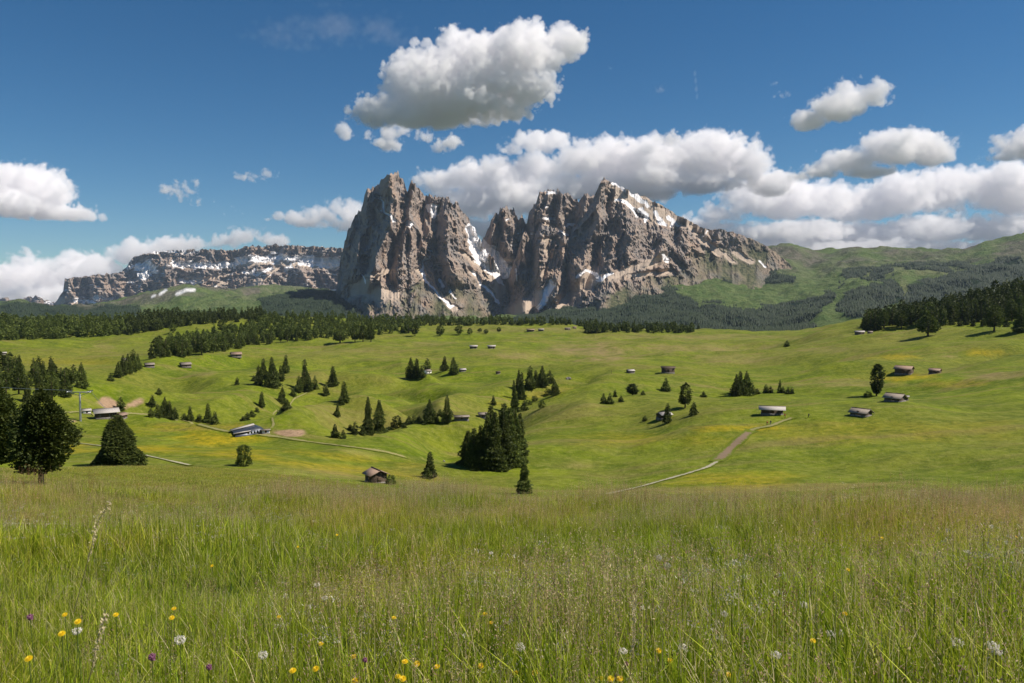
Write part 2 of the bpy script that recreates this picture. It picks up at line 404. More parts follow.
def meadow_material():
    m, t = nmat('meadow'); b = NB(t)
    P = b.n('ShaderNodeNewGeometry').outputs['Position']
    big = b.noise(0.004, 5, P, 0.6); mid = b.noise(0.03, 6, P, 0.62, 0.6); fine = b.noise(0.35, 6, P, 0.7); tiny = b.noise(3.0, 4, P, 0.7)
    sc = b.n('ShaderNodeMapping', {'Scale': (0.006, 0.035, 0.02), 'Rotation': (0, 0, 0.5)}); t.links.new(P, sc.inputs[0])
    streak = b.noise(1.0, 5, sc.outputs[0], 0.6, 1.5)
    g = b.mix(b.ramp(mid, 0.35, 0.65), (0.084, 0.126, 0.004), (0.160, 0.208, 0.006))
    g = b.mix(b.ramp(big, 0.42, 0.62), g, (0.155, 0.172, 0.020))
    vo = b.n('ShaderNodeTexVoronoi', {'Scale': 0.016, 'Randomness': 1.0}); wv = b.n('ShaderNodeVectorMath', {0: P, 1: b.n('ShaderNodeCombineXYZ', {0: b.math('MULTIPLY', mid, 60.0), 1: b.math('MULTIPLY', big, 90.0)}).outputs[0]}, operation='ADD'); t.links.new(wv.outputs[0], vo.inputs['Vector'])
    g = b.mix(b.math('MULTIPLY', b.n('ShaderNodeSeparateXYZ', {0: vo.outputs['Color']}).outputs[0], 0.32), g, (0.18, 0.165, 0.03))
    m8 = b.noise(0.11, 5, P, 0.65); g = b.mix(b.math('MULTIPLY', b.ramp(m8, 0.55, 0.40), 0.38), g, (0.050, 0.082, 0.005))
    g = b.mix(b.math('MULTIPLY', b.ramp(streak, 0.5, 0.68), 0.8), g, (0.185, 0.160, 0.045))
    g = b.mix(b.math('MULTIPLY', b.ramp(streak, 0.46, 0.28), 0.5), g, (0.062, 0.098, 0.006))
    g = b.mix(b.math('MULTIPLY', b.ramp(fine, 0.45, 0.7), 0.55), g, (0.18, 0.175, 0.045))
    g = b.mix(b.math('MULTIPLY', b.attr('yellow'), b.ramp(fine, 0.25, 0.6)), g, (0.32, 0.24, 0.006))
    g = b.mix(b.math('MULTIPLY', b.attr('dry'), b.ramp(mid, 0.2, 0.7)), g, (0.25, 0.18, 0.085))
    g = b.mix(b.attr('pale'), g, (0.20, 0.20, 0.085))
    g = b.mix(b.ramp(b.attr('earth'), 0.2, 0.7), g, b.mix(fine, (0.26, 0.17, 0.10), (0.36, 0.25, 0.16)))
    v = b.math('ADD', b.math('MULTIPLY', tiny, 0.5), b.math('ADD', b.math('MULTIPLY', fine, 1.1), 0.2))
    g = b.mix(1.0, g, b.n('ShaderNodeCombineColor', {0: v, 1: v, 2: v}).outputs[0], 'MULTIPLY')
    # far slopes
    f1 = b.noise(0.012, 6, P, 0.65); f2 = b.noise(0.0025, 4, P)
    fg = b.mix(b.ramp(f1, 0.35, 0.65), (0.085, 0.135, 0.034), (0.14, 0.18, 0.058))
    ag = b.mix(b.ramp(f1, 0.4, 0.62), (0.10, 0.105, 0.06), (0.18, 0.16, 0.12))
    fg = b.mix(b.attr('alpine'), fg, ag)
    fg = b.mix(b.attr('clearing'), fg, (0.20, 0.20, 0.09))
    fg = b.mix(b.attr('wood'), fg, (0.016, 0.030, 0.012))
    fg = b.mix(b.attr('snow'), fg, (0.8, 0.8, 0.8))
    c = b.mix(b.attr('far'), g, fg)
    p = b.n('ShaderNodeBsdfPrincipled', {'Base Color': c, 'Roughness': 0.9, 'Specular IOR Level': 0.1})
    h = b.math('ADD', b.math('MULTIPLY', fine, 0.5), b.math('MULTIPLY', tiny, 0.15))
    h2 = b.math('MULTIPLY', b.math('MULTIPLY', b.noise(0.03, 6, P, 0.7), 60.0), b.attr('far'))
    t.links.new(b.n('ShaderNodeBump', {'Strength': 0.8, 'Distance': 1.0, 'Height': b.math('ADD', b.math('ADD', h, b.math('MULTIPLY', m8, 1.8)), h2)}).outputs[0], p.inputs['Normal'])
    b.n('ShaderNodeOutputMaterial', {0: p.outputs[0]})
    return m
M_MEADOW = meadow_material()
ground = mesh_np('ground', np.stack([GX, GY, GZ], -1).reshape(-1, 3), grid_faces(*_shp), M_MEADOW, smooth=True,
                 attrs={'wood': wood, 'dry': dry, 'yellow': yel, 'earth': earth, 'pale': pale, 'alpine': alp, 'clearing': clr, 'snow': snow, 'far': sstep(2450, 2700, D_.ravel())})
tag(ground, kind='structure')
print('terrain', round(time.time() - _t0, 1), 'zmin', GZ.min())

# ------------------------------------------------------------------ rock mountains
def rock_material():
    m, t = nmat('rock'); b = NB(t)
    P = b.n('ShaderNodeNewGeometry').outputs['Position']
    sc = b.n('ShaderNodeMapping', {'Scale': (0.006, 0.006, 0.0016)}); t.links.new(P, sc.inputs[0])
    st = b.n('ShaderNodeMapping', {'Scale': (0.0008, 0.0008, 0.02), 'Rotation': (0.05, 0.08, 0)}); t.links.new(P, st.inputs[0])
    a = b.noise(1.0, 8, sc.outputs[0], 0.65, 0.4); s = b.noise(1.0, 6, st.outputs[0], 0.6, 0.5); f = b.noise(0.03, 8, P, 0.72)
    c = b.mix(b.ramp(a, 0.38, 0.62), (0.26, 0.235, 0.22), (0.40, 0.295, 0.225))
    c = b.mix(b.math('MULTIPLY', b.ramp(s, 0.48, 0.66), 0.55), c, (0.36, 0.29, 0.23))
    c = b.mix(b.math('MULTIPLY', b.ramp(s, 0.45, 0.3), 0.5), c, (0.17, 0.15, 0.145))
    c = b.mix(b.math('MULTIPLY', b.ramp(f, 0.5, 0.75), 0.5), c, (0.13, 0.115, 0.105))
    c = b.mix(b.attr('veg'), c, b.mix(b.ramp(f, .38, .6), (0.030, 0.040, 0.018), (0.125, 0.12, 0.065)))
    c = b.mix(b.attr('scree'), c, b.mix(f, (0.36, 0.28, 0.21), (0.50, 0.41, 0.33)))
    c = b.mix(b.ramp(b.math('ADD', b.attr('snow'), b.math('MULTIPLY', b.math('SUBTRACT', f, 0.5), 0.8)), 0.35, 0.55), c, (0.82, 0.80, 0.80))
    p = b.n('ShaderNodeBsdfPrincipled', {'Base Color': c, 'Roughness': 0.92, 'Specular IOR Level': 0.1})
    k = b.math('SUBTRACT', 1.0, b.math('MAXIMUM', b.attr('scree'), b.math('MAXIMUM', b.attr('snow'), b.attr('veg')), clamp=True))
    h = b.math('MULTIPLY', b.math('ADD', b.math('MULTIPLY', f, 26.0), b.math('MULTIPLY', a, 55.0)), b.math('ADD', b.math('MULTIPLY', k, 0.85), 0.15))
    t.links.new(b.n('ShaderNodeBump', {'Strength': 0.9, 'Distance': 1.0, 'Height': h}).outputs[0], p.inputs['Normal'])
    b.n('ShaderNodeOutputMaterial', {0: p.outputs[0]})
    return m
M_ROCK = rock_material()

def rock(name, D, top, base, ribs=(), nu=500, nv=260, lean=0.55, toe=0.5, amp=1.0, jag=1.0, snowl=(), screel=(), vegp=(), aspect=1.0, snown=0.0, seed=0.0, ledges=0.0, back=1.0, screep=(), ampx=(), snowp=()):
    x0, x1 = top[0][0], top[-1][0]
    U = np.linspace(x0, x1, nu)
    tp = np.interp(U, *zip(*top)); bs = np.interp(U, *zip(*base))
    m = D / F
    jn = (np.abs(n2(U / 5.0 + seed, U * 0 + 3.3)) * 2.6 + np.abs(n2(U / 2.2 + seed, U * 0 + 9.3)) * 1.3 + n2(U / 0.9, U * 0 + seed) * 0.35) * (jag if np.isscalar(jag) else np.interp(U, *zip(*jag)))
    jag = jag if np.isscalar(jag) else np.interp(U, *zip(*jag))
    edge = np.clip(np.minimum(U - x0, x1 - U) / 6.0, 0, 1)
    tp = tp - 1.0 * jag + jn * edge
    V = np.linspace(0, 1, nv)
    PX, VV = np.meshgrid(U, V, indexing='ij')
    TP, BS = tp[:, None], bs[:, None]
    PY = BS + (TP - BS) * VV
    kk = np.exp(-np.linspace(-2, 2, 2 * int(nu * 7 / (x1 - x0)) + 1) ** 2); kk /= kk.sum()
    hw = len(kk) // 2
    tps = np.convolve(np.pad(np.interp(U, *zip(*top)), hw, mode='edge'), kk, 'valid')
    bss = np.convolve(np.pad(bs, hw, mode='edge'), kk, 'valid')
    H = np.maximum(bss - tps, 1)[:, None] * m + 0 * VV
    a = (PX - 512) * m; h = (300 - PY) * m
    wx = fbm(a / 500 + seed, h / 500, 2) * 60
    def rg(x, y): return 1 - np.abs(n2(x, y)) * 1.25
    q = aspect
    Rf = 150 * rg((a + wx) / 330 + seed, h * q / 1300 + 3) + 75 * rg((a + wx + h * .1) / 130 + seed, h * q / 360 + 7) + 46 * rg((a + wx * .5 - h * .1) / 60, h * q / 130 + seed) \
        + 26 * rg(a / 27 + seed, h / 38) + 13 * rg(a / 12, h / 22 + seed) + 7 * n2(a / 6, h / 9)
    if ledges:
        hh = (h + fbm(a / 900 + seed, a * 0, 2) * 25) / 95.0
        Rf = Rf - ledges * (sstep(0.1, 0.5, hh - np.floor(hh)) * 1.0 + np.floor(hh) * 0.0)
    calm = np.zeros(PX.shape)
    sn = np.zeros(PX.shape); scr = np.zeros(PX.shape); vg = np.zeros(PX.shape)
    jx = fbm(a / 60, h / 60, 3) * 1.6; jy = fbm(a / 60 + 9, h / 60, 3) * 1.2
    for pl, w in screel: scr = np.maximum(scr, line_mask(PX + jx * .8, PY + jy * .5, pl, w))
    for pg, s_ in screep: scr = np.maximum(scr, poly_mask(PX + jx * 1.5, PY + jy * 1.5, pg, s_))
    for pl, w in snowl: sn = np.maximum(sn, line_mask(PX + jx * .7, PY + jy * .6, [tuple(p[:2]) for p in pl], w * (1.9 if D > 12000 else 1.25)))
    for pg, s_ in snowp: sn = np.maximum(sn, poly_mask(PX + jx * .6, PY + jy * .6, pg, s_))
    for pg, s_ in vegp: vg = np.maximum(vg, poly_mask(PX + jx * 3, PY + jy * 3, pg, s_))
    vg = vg * np.clip(.72 + .38 * fbm(a / 170 + 5, h / 260, 4), .1, 1)
    if snown: sn = np.maximum(sn, np.clip((fbm(a / 150 + seed, h / 40, 4) - 1.1) * 3 * snown, 0, 1))
    calm = np.clip(np.maximum(np.maximum(scr, vg * .8), sn * .6), 0, 1)
    Rf = Rf * amp * (1 - .88 * calm) * np.clip(VV * 6 + .25, 0, 1)
    if ampx: Rf = Rf * np.interp(PX, *zip(*ampx))
    for (pl, w, am) in ribs:
        ys = [p[1] for p in pl]; xs = [p[0] for p in pl]
        xc = np.interp(PY, ys, xs) + fbm(h / 150 + seed, a * 0, 2) * 1.4
        end = np.clip((PY - ys[0]) / 10 + .6, 0, 1) * np.clip((ys[-1] - PY) / 14 + .3, 0, 1)
        wl, wr = (w if isinstance(w, tuple) else (w, w))
        dx = PX - xc
        Rf = Rf + am * end * np.clip(1 - np.abs(dx) / np.where(dx < 0, wl, wr), 0, 1)
    dist = D - lean * (1 - VV) * H - toe * (1 - VV) ** 2.5 * H - Rf
    rx, ry, rz = ray(PX, PY)
    X, Y, Z = rx * dist, ry * dist, rz * dist
    # far side of the mountain
    nb = 14
    bk = np.linspace(0, 1, nb + 1)[1:]
    Xt, Yt, Zt = X[:, -1:], Y[:, -1:], Z[:, -1:]
    Hb = H[:, :1] + 150
    s = bk[None, :] * Hb * 1.1 * back
    nb_ = n2((U[:, None] * m) / 200, s / 300) * 60 * np.sin(np.minimum(bk, 1) * 3.0)[None, :]
    k = 1 + s / Yt
    Xb = Xt * (1 + 0 * s) + Xt / Yt * s * .3
    Yb = Yt + s + nb_
    Zb = Zt - bk[None, :] ** 0.85 * Hb
    X = np.concatenate([X, Xb], 1); Y = np.concatenate([Y, Yb], 1); Z = np.concatenate([Z, Zb], 1)
    pad = lambda q_: np.concatenate([q_, np.zeros((nu, nb))], 1)
    o = mesh_np(name, np.stack([X, Y, Z], -1).reshape(-1, 3), grid_faces(nu, nv + nb), M_ROCK, smooth=False,
                attrs={'snow': pad(sn), 'scree': pad(scr), 'veg': pad(vg)})
    tag(o, kind='structure')
    return o

rock('mountain', 14000, [(52, 309), (55, 302), (63, 291), (65, 277), (80, 276), (90, 275), (102, 272.6), (118, 272), (126, 267), (133, 257), (147, 252), (160, 251), (178, 250), (205, 248), (215, 249), (236, 249), (246, 245.5), (273, 243.6), (290, 245), (308, 245.5), (338, 247.5), (372, 250), (376, 290)],
     [(52, 312), (376, 312)], nu=700, nv=170, lean=0.5, toe=0.7, amp=1.3, jag=0.45, ledges=45, aspect=2.2, seed=31.0,
     ribs=[([(66, 277), (62, 305)], 9, 350), ([(101, 273), (97, 305)], 9, 300), ([(122, 270), (118, 305)], 8, 250), ([(168, 262), (160, 290)], 14, 450), ([(205, 268), (200, 300)], 12, 350), ([(262, 266), (262, 300)], 16, 350), ([(300, 268), (306, 300)], 14, 350)],
     snowl=[([(174, 264), (190, 265), (232, 265.5)], 3.2), ([(236, 262), (250, 259), (285, 258), (300, 260), (338, 261)], 3.6), ([(300, 263), (338, 264)], 3), ([(138, 268), (150, 266), (152, 270), (143, 276)], 4.5),
            ([(128, 268), (152, 265)], 2), ([(181, 280), (194, 284)], 2.4), ([(255, 275), (272, 268)], 1.8), ([(245, 274), (254, 272)], 2.2), ([(96, 297), (110, 299)], 2.5), ([(74, 300), (92, 302)], 2.0), ([(285, 272), (292, 265)], 2.2), ([(150, 252), (200, 252)], 1.2), ([(290, 292), (306, 291)], 1.6)],
     screel=[([(56, 303), (66, 299), (76, 303)], 7), ([(236, 292), (262, 280), (280, 268)], 5), ([(200, 296), (225, 283)], 4), ([(238, 264), (290, 264), (336, 268)], 5), ([(90, 303), (130, 300)], 4), ([(176, 272), (200, 280), (225, 275)], 4)],
     snown=0.25)
rock('mountain', 15600, [(-90, 308), (-60, 300), (-25, 296), (0, 298), (12, 296.5), (20, 299), (33, 294), (40, 295), (50, 300), (62, 300), (75, 306)], [(-90, 310), (75, 310)], nu=240, nv=50, amp=.8, jag=.8, seed=4., snown=2.5)

rock('mountain', 7300, [(470, 262), (480.6, 239), (489, 224.7), (493, 214), (495.5, 209), (498, 211), (503, 203.6), (510, 205), (516.7, 208.5), (522, 214), (526.6, 219), (530, 210), (533, 203), (539, 192), (544, 190), (549, 188.6), (554, 190), (559, 188.5), (566, 191), (570, 194), (575, 198), (578, 199.5), (582, 195), (585.6, 192.8), (590, 194), (597, 197), (606, 200), (625, 215)],
     [(470, 320), (625, 325)], nu=520, nv=300, amp=.75, lean=.35, toe=.4, jag=1.25, seed=12., snown=.25,
     ribs=[([(503, 205), (508, 240), (512, 262)], (8, 10), 260), ([(495, 211), (488, 250)], 6, 140), ([(548, 190), (542, 240), (546, 290)], (10, 9), 260), ([(560, 190), (562, 240), (566, 290)], (8, 10), 240), ([(539, 194), (530, 240), (524, 262)], 6, 160), ([(586, 194), (580, 250), (578, 300)], (8, 9), 260)],
     snowl=[([(540, 252), (552, 230), (566, 235)], 2.2), ([(472, 240), (486, 250), (496, 262), (508, 272)], 10), ([(484, 250), (492, 247)], 4), ([(526, 222), (524, 240)], 1.2)],
     snowp=[([(473, 234), (483, 240), (481, 246), (493, 246), (489, 256), (500, 267), (496, 273), (484, 266), (472, 258)], 2)],
     screel=[([(545, 222), (556, 228), (566, 233)], 5), ([(500, 262), (520, 258)], 6)])

rock('mountain', 6900, [(335, 300), (340, 262), (341, 246), (346, 233), (352, 220), (361, 207), (364, 196), (367, 187), (373, 184), (378.5, 183), (381, 177), (386, 172), (391, 170.5), (394.7, 169.5), (399, 171), (402, 175), (404, 181), (407, 184), (410, 179), (414, 176.5), (417, 182), (419.6, 189), (423, 193), (427, 191.5), (433, 195), (437, 196), (443, 197.5), (449.5, 196), (452, 200), (456, 198), (459.4, 205), (465, 213), (469.4, 219), (474, 227), (478, 236), (484, 246), (494, 259), (504, 279), (509, 298)],
     [(335, 332), (370, 334), (509, 336)], nu=680, nv=420, amp=.8, lean=.62, toe=.75, jag=1.2, seed=2.,
     ribs=[([(352, 222), (346, 260), (345, 292)], (8, 8), 150), ([(367, 188), (362, 230), (352, 285)], (7, 12), 260), ([(390, 171), (392, 200), (388, 230), (376, 262), (368, 290)], (16, 13), 420),
           ([(413, 178), (408, 215), (404, 250), (398, 280)], (9, 14), 260), ([(432, 196), (428, 225), (424, 258)], (7, 12), 200), ([(452, 198), (446, 230), (450, 258), (462, 285)], (12, 20), 330), ([(443, 256), (452, 270), (458, 292)], (12, 12), 170), ([(386, 262), (380, 300)], (8, 8), 150), ([(468, 222), (474, 240)], 8, 120)],
     snowl=[([(430, 207), (434, 212), (435, 216)], 5.5), ([(428, 207), (439, 206)], 2.5), ([(380, 200), (384, 208), (388, 214)], 2.6), ([(391, 214), (393, 220)], 2.5), ([(377, 196), (381, 198)], 2), ([(408, 222), (409, 227)], 2.2),
            ([(422, 271), (427, 280), (434, 290), (440, 298), (452, 307)], 2.2), ([(430, 256), (424, 263), (422, 270)], 1.6), ([(472, 230), (476, 244), (480, 256), (486, 264), (496, 270), (505, 280)], 9), ([(476, 246), (480, 258), (490, 266)], 9), ([(473, 271), (482, 282), (490, 292), (498, 304)], 2.4), ([(438, 281), (443, 286)], 2.4), ([(364, 276), (366, 284)], 1.4), ([(450, 292), (455, 298)], 1.4), ([(425, 249), (430, 251)], 1.2), ([(393, 167), (397, 169)], 1.5)],
     screel=[([(420, 270), (436, 292), (455, 309)], 6), ([(471, 270), (486, 288), (500, 305)], 5), ([(350, 288), (364, 278), (386, 270)], 3.5), ([(348, 286), (365, 282)], 5), ([(352, 291), (375, 290), (398, 296)], 12), ([(366, 288), (388, 270)], 3), ([(460, 252), (476, 262), (488, 278)], 4), ([(470, 230), (480, 262), (500, 276), (507, 296)], 9), ([(486, 284), (502, 304)], 6)],
     snowp=[([(473, 234), (483, 240), (481, 246), (493, 246), (489, 256), (500, 267), (496, 273), (484, 266), (472, 258)], 2)], screep=[([(488, 262), (501, 270), (508, 284), (510, 304), (500, 304), (491, 282)], 5), ([(346, 284), (366, 279), (392, 288), (402, 300), (380, 302), (348, 298)], 8)],
     vegp=[([(402, 304), (414, 290), (432, 284), (446, 286), (462, 276), (480, 284), (500, 302), (508, 325), (395, 325)], 12), ([(335, 300), (400, 300), (400, 320), (335, 320)], 8)])

rock('mountain', 6700, [(496, 312), (503, 294), (508, 280), (513, 262), (519, 245), (523, 233), (526, 231), (531, 241), (536, 231), (541, 226), (549, 226), (558, 228), (566, 236), (570, 232), (574, 224), (579, 218), (584, 214), (588, 206), (593, 197), (597, 188), (600, 181), (604, 176.5), (609, 179), (614, 182), (624, 187), (634, 191.5), (645, 196), (660, 204), (676, 213.5), (690, 221), (704, 228), (712, 229.5), (723, 228.5), (732, 231), (745, 236), (757, 240.5), (768, 246), (776, 252), (788, 262), (800, 274)],
     [(496, 336), (560, 334), (640, 322), (700, 308), (800, 300)], nu=900, nv=420, amp=.8, lean=.55, toe=.9, jag=[(496, .8), (600, .8), (640, .4), (700, .35), (800, .3)], ampx=[(600, 1), (690, 1), (716, .5), (800, .35)], seed=21.,
     ribs=[([(524, 232), (520, 262), (514, 290)], (7, 10), 230), ([(545, 227), (540, 255), (536, 285)], (8, 10), 230), ([(566, 236), (562, 262), (556, 300)], (10, 6), 220), ([(603, 178), (598, 215), (588, 250), (576, 288)], (24, 10), 330),
           ([(638, 220), (634, 236), (628, 262)], (10, 9), 150), ([(664, 232), (662, 262)], (8, 8), 130), ([(690, 242), (688, 262)], (8, 8), 110), ([(662, 252), (650, 262), (640, 276)], (26, 12), 200)],
     snowl=[([(610, 181), (622, 189), (636, 197), (648, 206)], 3.0), ([(618, 199), (628, 204), (634, 210), (636, 216)], 3.0), ([(640, 210), (645, 215), (646, 220)], 4), ([(655, 213), (660, 219), (664, 224)], 3.2), ([(670, 218), (674, 222), (671, 226)], 4), ([(676, 224), (678, 226)], 2.5), ([(706, 231), (703, 236)], 1.8), ([(607, 179), (611, 181)], 2),
            ([(540, 308), (546, 296), (552, 282)], 4.5), ([(578, 276), (590, 270), (598, 277)], 2.6), ([(663, 254), (667, 262)], 2.4), ([(545, 290), (550, 284)], 2), ([(598, 280), (612, 272)], 2), ([(760, 262), (766, 266)], 1.4), ([(515, 270), (517, 280)], 1.2)],
     screel=[([(516, 314), (535, 302), (549, 286)], 12), ([(500, 314), (520, 308), (536, 303)], 12), ([(560, 306), (576, 290), (592, 274)], 13), ([(585, 288), (600, 278)], 9), ([(610, 278), (630, 270), (650, 264), (664, 256)], 8), ([(540, 240), (556, 238), (562, 246)], 4), ([(545, 232), (548, 262), (540, 285)], 3.5), ([(735, 252), (752, 262)], 6), ([(700, 236), (716, 250), (735, 262)], 5), ([(628, 276), (672, 272)], 6)],
     screep=[([(606, 180), (645, 197), (704, 230), (720, 240), (700, 236), (676, 226), (650, 222), (628, 208), (614, 194)], 5)],
     vegp=[([(690, 256), (720, 250), (745, 262), (790, 268), (800, 290), (560, 330), (600, 296), (640, 285), (680, 272)], 9), ([(752, 236), (800, 262), (800, 300), (770, 300), (728, 262), (738, 248)], 14)])
print('rocks', round(time.time() - _t0, 1))

# ------------------------------------------------------------------ haze
def build_haze():
    x, y0, y1, z0, z1 = 17200, -17200, 17200, float(GZ.min()) - 60, 1560.0
    co = [(sx * x, y, z) for z in (z0, z1) for (sx, y) in ((-1, y0), (1, y0), (1, y1), (-1, y1))]
    fs = np.array([(0, 3, 2, 1), (4, 5, 6, 7), (0, 1, 5, 4), (1, 2, 6, 5), (2, 3, 7, 6), (3, 0, 4, 7)])
    m, t = nmat('haze'); b = NB(t)
    v = b.n('ShaderNodeVolumePrincipled', {'Color': (0.60, 0.76, 1.0, 1), 'Density': 1.2e-5, 'Anisotropy': 0.1})
    o = b.n('ShaderNodeOutputMaterial'); t.links.new(v.outputs[0], o.inputs['Volume'])
    h = mesh_np('haze', co, fs, m)
    tag(h, kind='stuff')
build_haze()
# ------------------------------------------------------------------ clouds (real lit volumes, each a voxel grid computed here)
CN = 128
def _ctile():
    out = np.zeros((CN,) * 3, np.float32); a = 1.0; tot = 0; k = 4
    r = np.random.default_rng(5)
    while k <= 32:
        G = np.fft.fftshift(np.fft.fftn(r.normal(size=(k, k, k)))); P = np.zeros((CN,) * 3, complex); o = (CN - k) // 2
        P[o:o + k, o:o + k, o:o + k] = G
        n = np.real(np.fft.ifftn(np.fft.ifftshift(P))); n /= n.std()
        out += a * (np.abs(n) * 1.25 - 1); tot += a; a *= 0.6; k *= 2
    return out / tot
CT = _ctile()
def csamp(x, y, z):
    xi = np.floor(x); yi = np.floor(y); zi = np.floor(z)
    fx = (x - xi).astype(np.float32); fy = (y - yi).astype(np.float32); fz = (z - zi).astype(np.float32)
    xi = xi.astype(np.int32) & 127; yi = yi.astype(np.int32) & 127; zi = zi.astype(np.int32) & 127
    xj = (xi + 1) & 127; yj = (yi + 1) & 127; zj = (zi + 1) & 127
    a = CT[xi, yi, zi] * (1 - fx) + CT[xj, yi, zi] * fx; b = CT[xi, yj, zi] * (1 - fx) + CT[xj, yj, zi] * fx
    c = CT[xi, yi, zj] * (1 - fx) + CT[xj, yi, zj] * fx; e = CT[xi, yj, zj] * (1 - fx) + CT[xj, yj, zj] * fx
    return (a * (1 - fy) + b * fy) * (1 - fz) + (c * (1 - fy) + e * fy) * fz
M_CLOUD, _t = nmat('cloud')
_b = NB(_t)
_pv = _b.n('ShaderNodeVolumePrincipled', {'Color': (1, 0.994, 0.998, 1), 'Density': 0.0125, 'Density Attribute': 'density', 'Anisotropy': 0.0})
_o = _b.n('ShaderNodeOutputMaterial'); _t.links.new(_pv.outputs[0], _o.inputs['Volume'])

def cloud(D, blobs, vox=1.0, soft=0.13, na=0.62, dens=1.0, depth=1.0, fs=1.0):
    m = D / F; cs = []
    r = np.random.default_rng(len(blobs) * 7 + int(D) % 91)
    for (px, py, rx_, ry_) in blobs:
        x, y, z = ray(px, py)
        cs.append((x * D, float(y) * D + r.uniform(-.35, .35) * rx_ * m * depth, z * D, rx_ * m, ry_ * m))
    cs = np.array(cs, float)
    lo = np.array([(cs[:, 0] - cs[:, 3] * 1.25).min(), (cs[:, 1] - cs[:, 3] * 1.15 * depth).min(), (cs[:, 2] - cs[:, 4] * 1.2).min()])
    hi = np.array([(cs[:, 0] + cs[:, 3] * 1.25).max(), (cs[:, 1] + cs[:, 3] * 1.15 * depth).max(), (cs[:, 2] + cs[:, 4] * 1.35).max()])
    vs = vox * m; nx, ny, nz = [int(math.ceil(v)) for v in (hi - lo) / vs]; hi = lo + (np.array([nx, ny, nz]) - 1) * vs
    X, Y, Z = np.meshgrid(*[(lo[i] + np.arange(n) * vs).astype(np.float32) for i, n in enumerate((nx, ny, nz))], indexing='ij', sparse=True)
    f = np.full((nx, ny, nz), -3.0, np.float32)
    for c in cs:
        dz = Z - c[2]; dz = np.where(dz < 0, dz * 1.45, dz)
        k = 1.35 * c[3]
        ix = slice(*np.searchsorted(X[:, 0, 0], [c[0] - k, c[0] + k])); iy = slice(*np.searchsorted(Y[0, :, 0], [c[1] - k, c[1] + k]))
        q = 1 - np.sqrt(((X[ix] - c[0]) / c[3]) ** 2 + ((Y[:, iy] - c[1]) / (c[3] * depth)) ** 2 + (dz / c[4]) ** 2)
        f[ix, iy] = np.maximum(f[ix, iy], q * (c[4] / cs[:, 4].mean()) ** .35)
    sc = max(0.22, min(0.85, cs[:, 4].mean() / 26.0)) * m
    n1 = csamp(X / sc, Y / sc, Z / sc); n2_ = csamp(X / (sc * .31) + 31, Y / (sc * .31) + 7, Z / (sc * .31))
    n3_ = csamp(X / (sc * 2.3) + 11, Y / (sc * 2.3) + 53, Z / (sc * 2.3)); g = np.minimum(f, .75) * fs - (1 - fs) * .22 + na * (.62 * n1 - .5 * n3_ - .08) + na * .72 * n2_ - np.clip(-f, 0, 1) * .9
    dn = np.clip((g - .02) / soft, 0, 1) * (9000.0 / D) * dens
    me = bpy.data.meshes.new('cloud'); me.vertices.add(dn.size)
    me.attributes.new('dens', 'FLOAT', 'POINT').data.foreach_set('value', dn.ravel().astype(np.float32))
    me.vertices.foreach_set('co', np.tile(np.array([lo.mean(), 0, 0], np.float32) * 0 + ((lo + hi) / 2).astype(np.float32), dn.size))
    me.materials.append(M_CLOUD)
    ob = bpy.data.objects.new('cloud', me); COL.objects.link(ob)
    tag(ob, kind='stuff')
    ng = bpy.data.node_groups.new('cloud_grid', 'GeometryNodeTree')
    ng.interface.new_socket('Geometry', in_out='INPUT', socket_type='NodeSocketGeometry'); ng.interface.new_socket('Geometry', in_out='OUTPUT', socket_type='NodeSocketGeometry')
    b = NB(ng); K = ng.links.new
    gi = b.n('NodeGroupInput'); go = b.n('NodeGroupOutput')
    na_ = b.n('GeometryNodeInputNamedAttribute'); na_.inputs[0].default_value = 'dens'
    P = b.n('GeometryNodeInputPosition').outputs[0]
    s1 = b.n('ShaderNodeVectorMath', operation='SUBTRACT'); K(P, s1.inputs[0]); s1.inputs[1].default_value = lo.tolist()
    s2 = b.n('ShaderNodeVectorMath', operation='MULTIPLY_ADD'); K(s1.outputs[0], s2.inputs[0]); s2.inputs[1].default_value = (1 / vs,) * 3; s2.inputs[2].default_value = (.5,) * 3
    s3 = b.n('ShaderNodeVectorMath', operation='FLOOR'); K(s2.outputs[0], s3.inputs[0])
    sp = b.n('ShaderNodeSeparateXYZ'); K(s3.outputs[0], sp.inputs[0])
    q1 = b.math('MULTIPLY_ADD', sp.outputs[0], float(ny), sp.outputs[1])
    a1 = b.n('FunctionNodeFloatToInt'); K(q1, a1.inputs[0]); a2 = b.n('FunctionNodeFloatToInt'); K(sp.outputs[2], a2.inputs[0])
    im = b.n('FunctionNodeIntegerMath', operation='MULTIPLY_ADD'); K(a1.outputs[0], im.inputs[0]); im.inputs[1].default_value = nz; K(a2.outputs[0], im.inputs[2])
    si = b.n('GeometryNodeSampleIndex', data_type='FLOAT', domain='POINT', clamp=True)
    K(gi.outputs[0], si.inputs[0]); K(na_.outputs[0], si.inputs['Value']); K(im.outputs[0], si.inputs['Index'])
    vc = b.n('GeometryNodeVolumeCube'); K(si.outputs[0], vc.inputs['Density'])
    vc.inputs['Min'].default_value = lo.tolist(); vc.inputs['Max'].default_value = hi.tolist()
    vc.inputs['Resolution X'].default_value = nx; vc.inputs['Resolution Y'].default_value = ny; vc.inputs['Resolution Z'].default_value = nz
    sm = b.n('GeometryNodeSetMaterial'); sm.inputs['Material'].default_value = M_CLOUD
    K(vc.outputs[0], sm.inputs[0]); K(sm.outputs[0], go.inputs[0])
    ob.modifiers.new('grid', 'NODES').node_group = ng

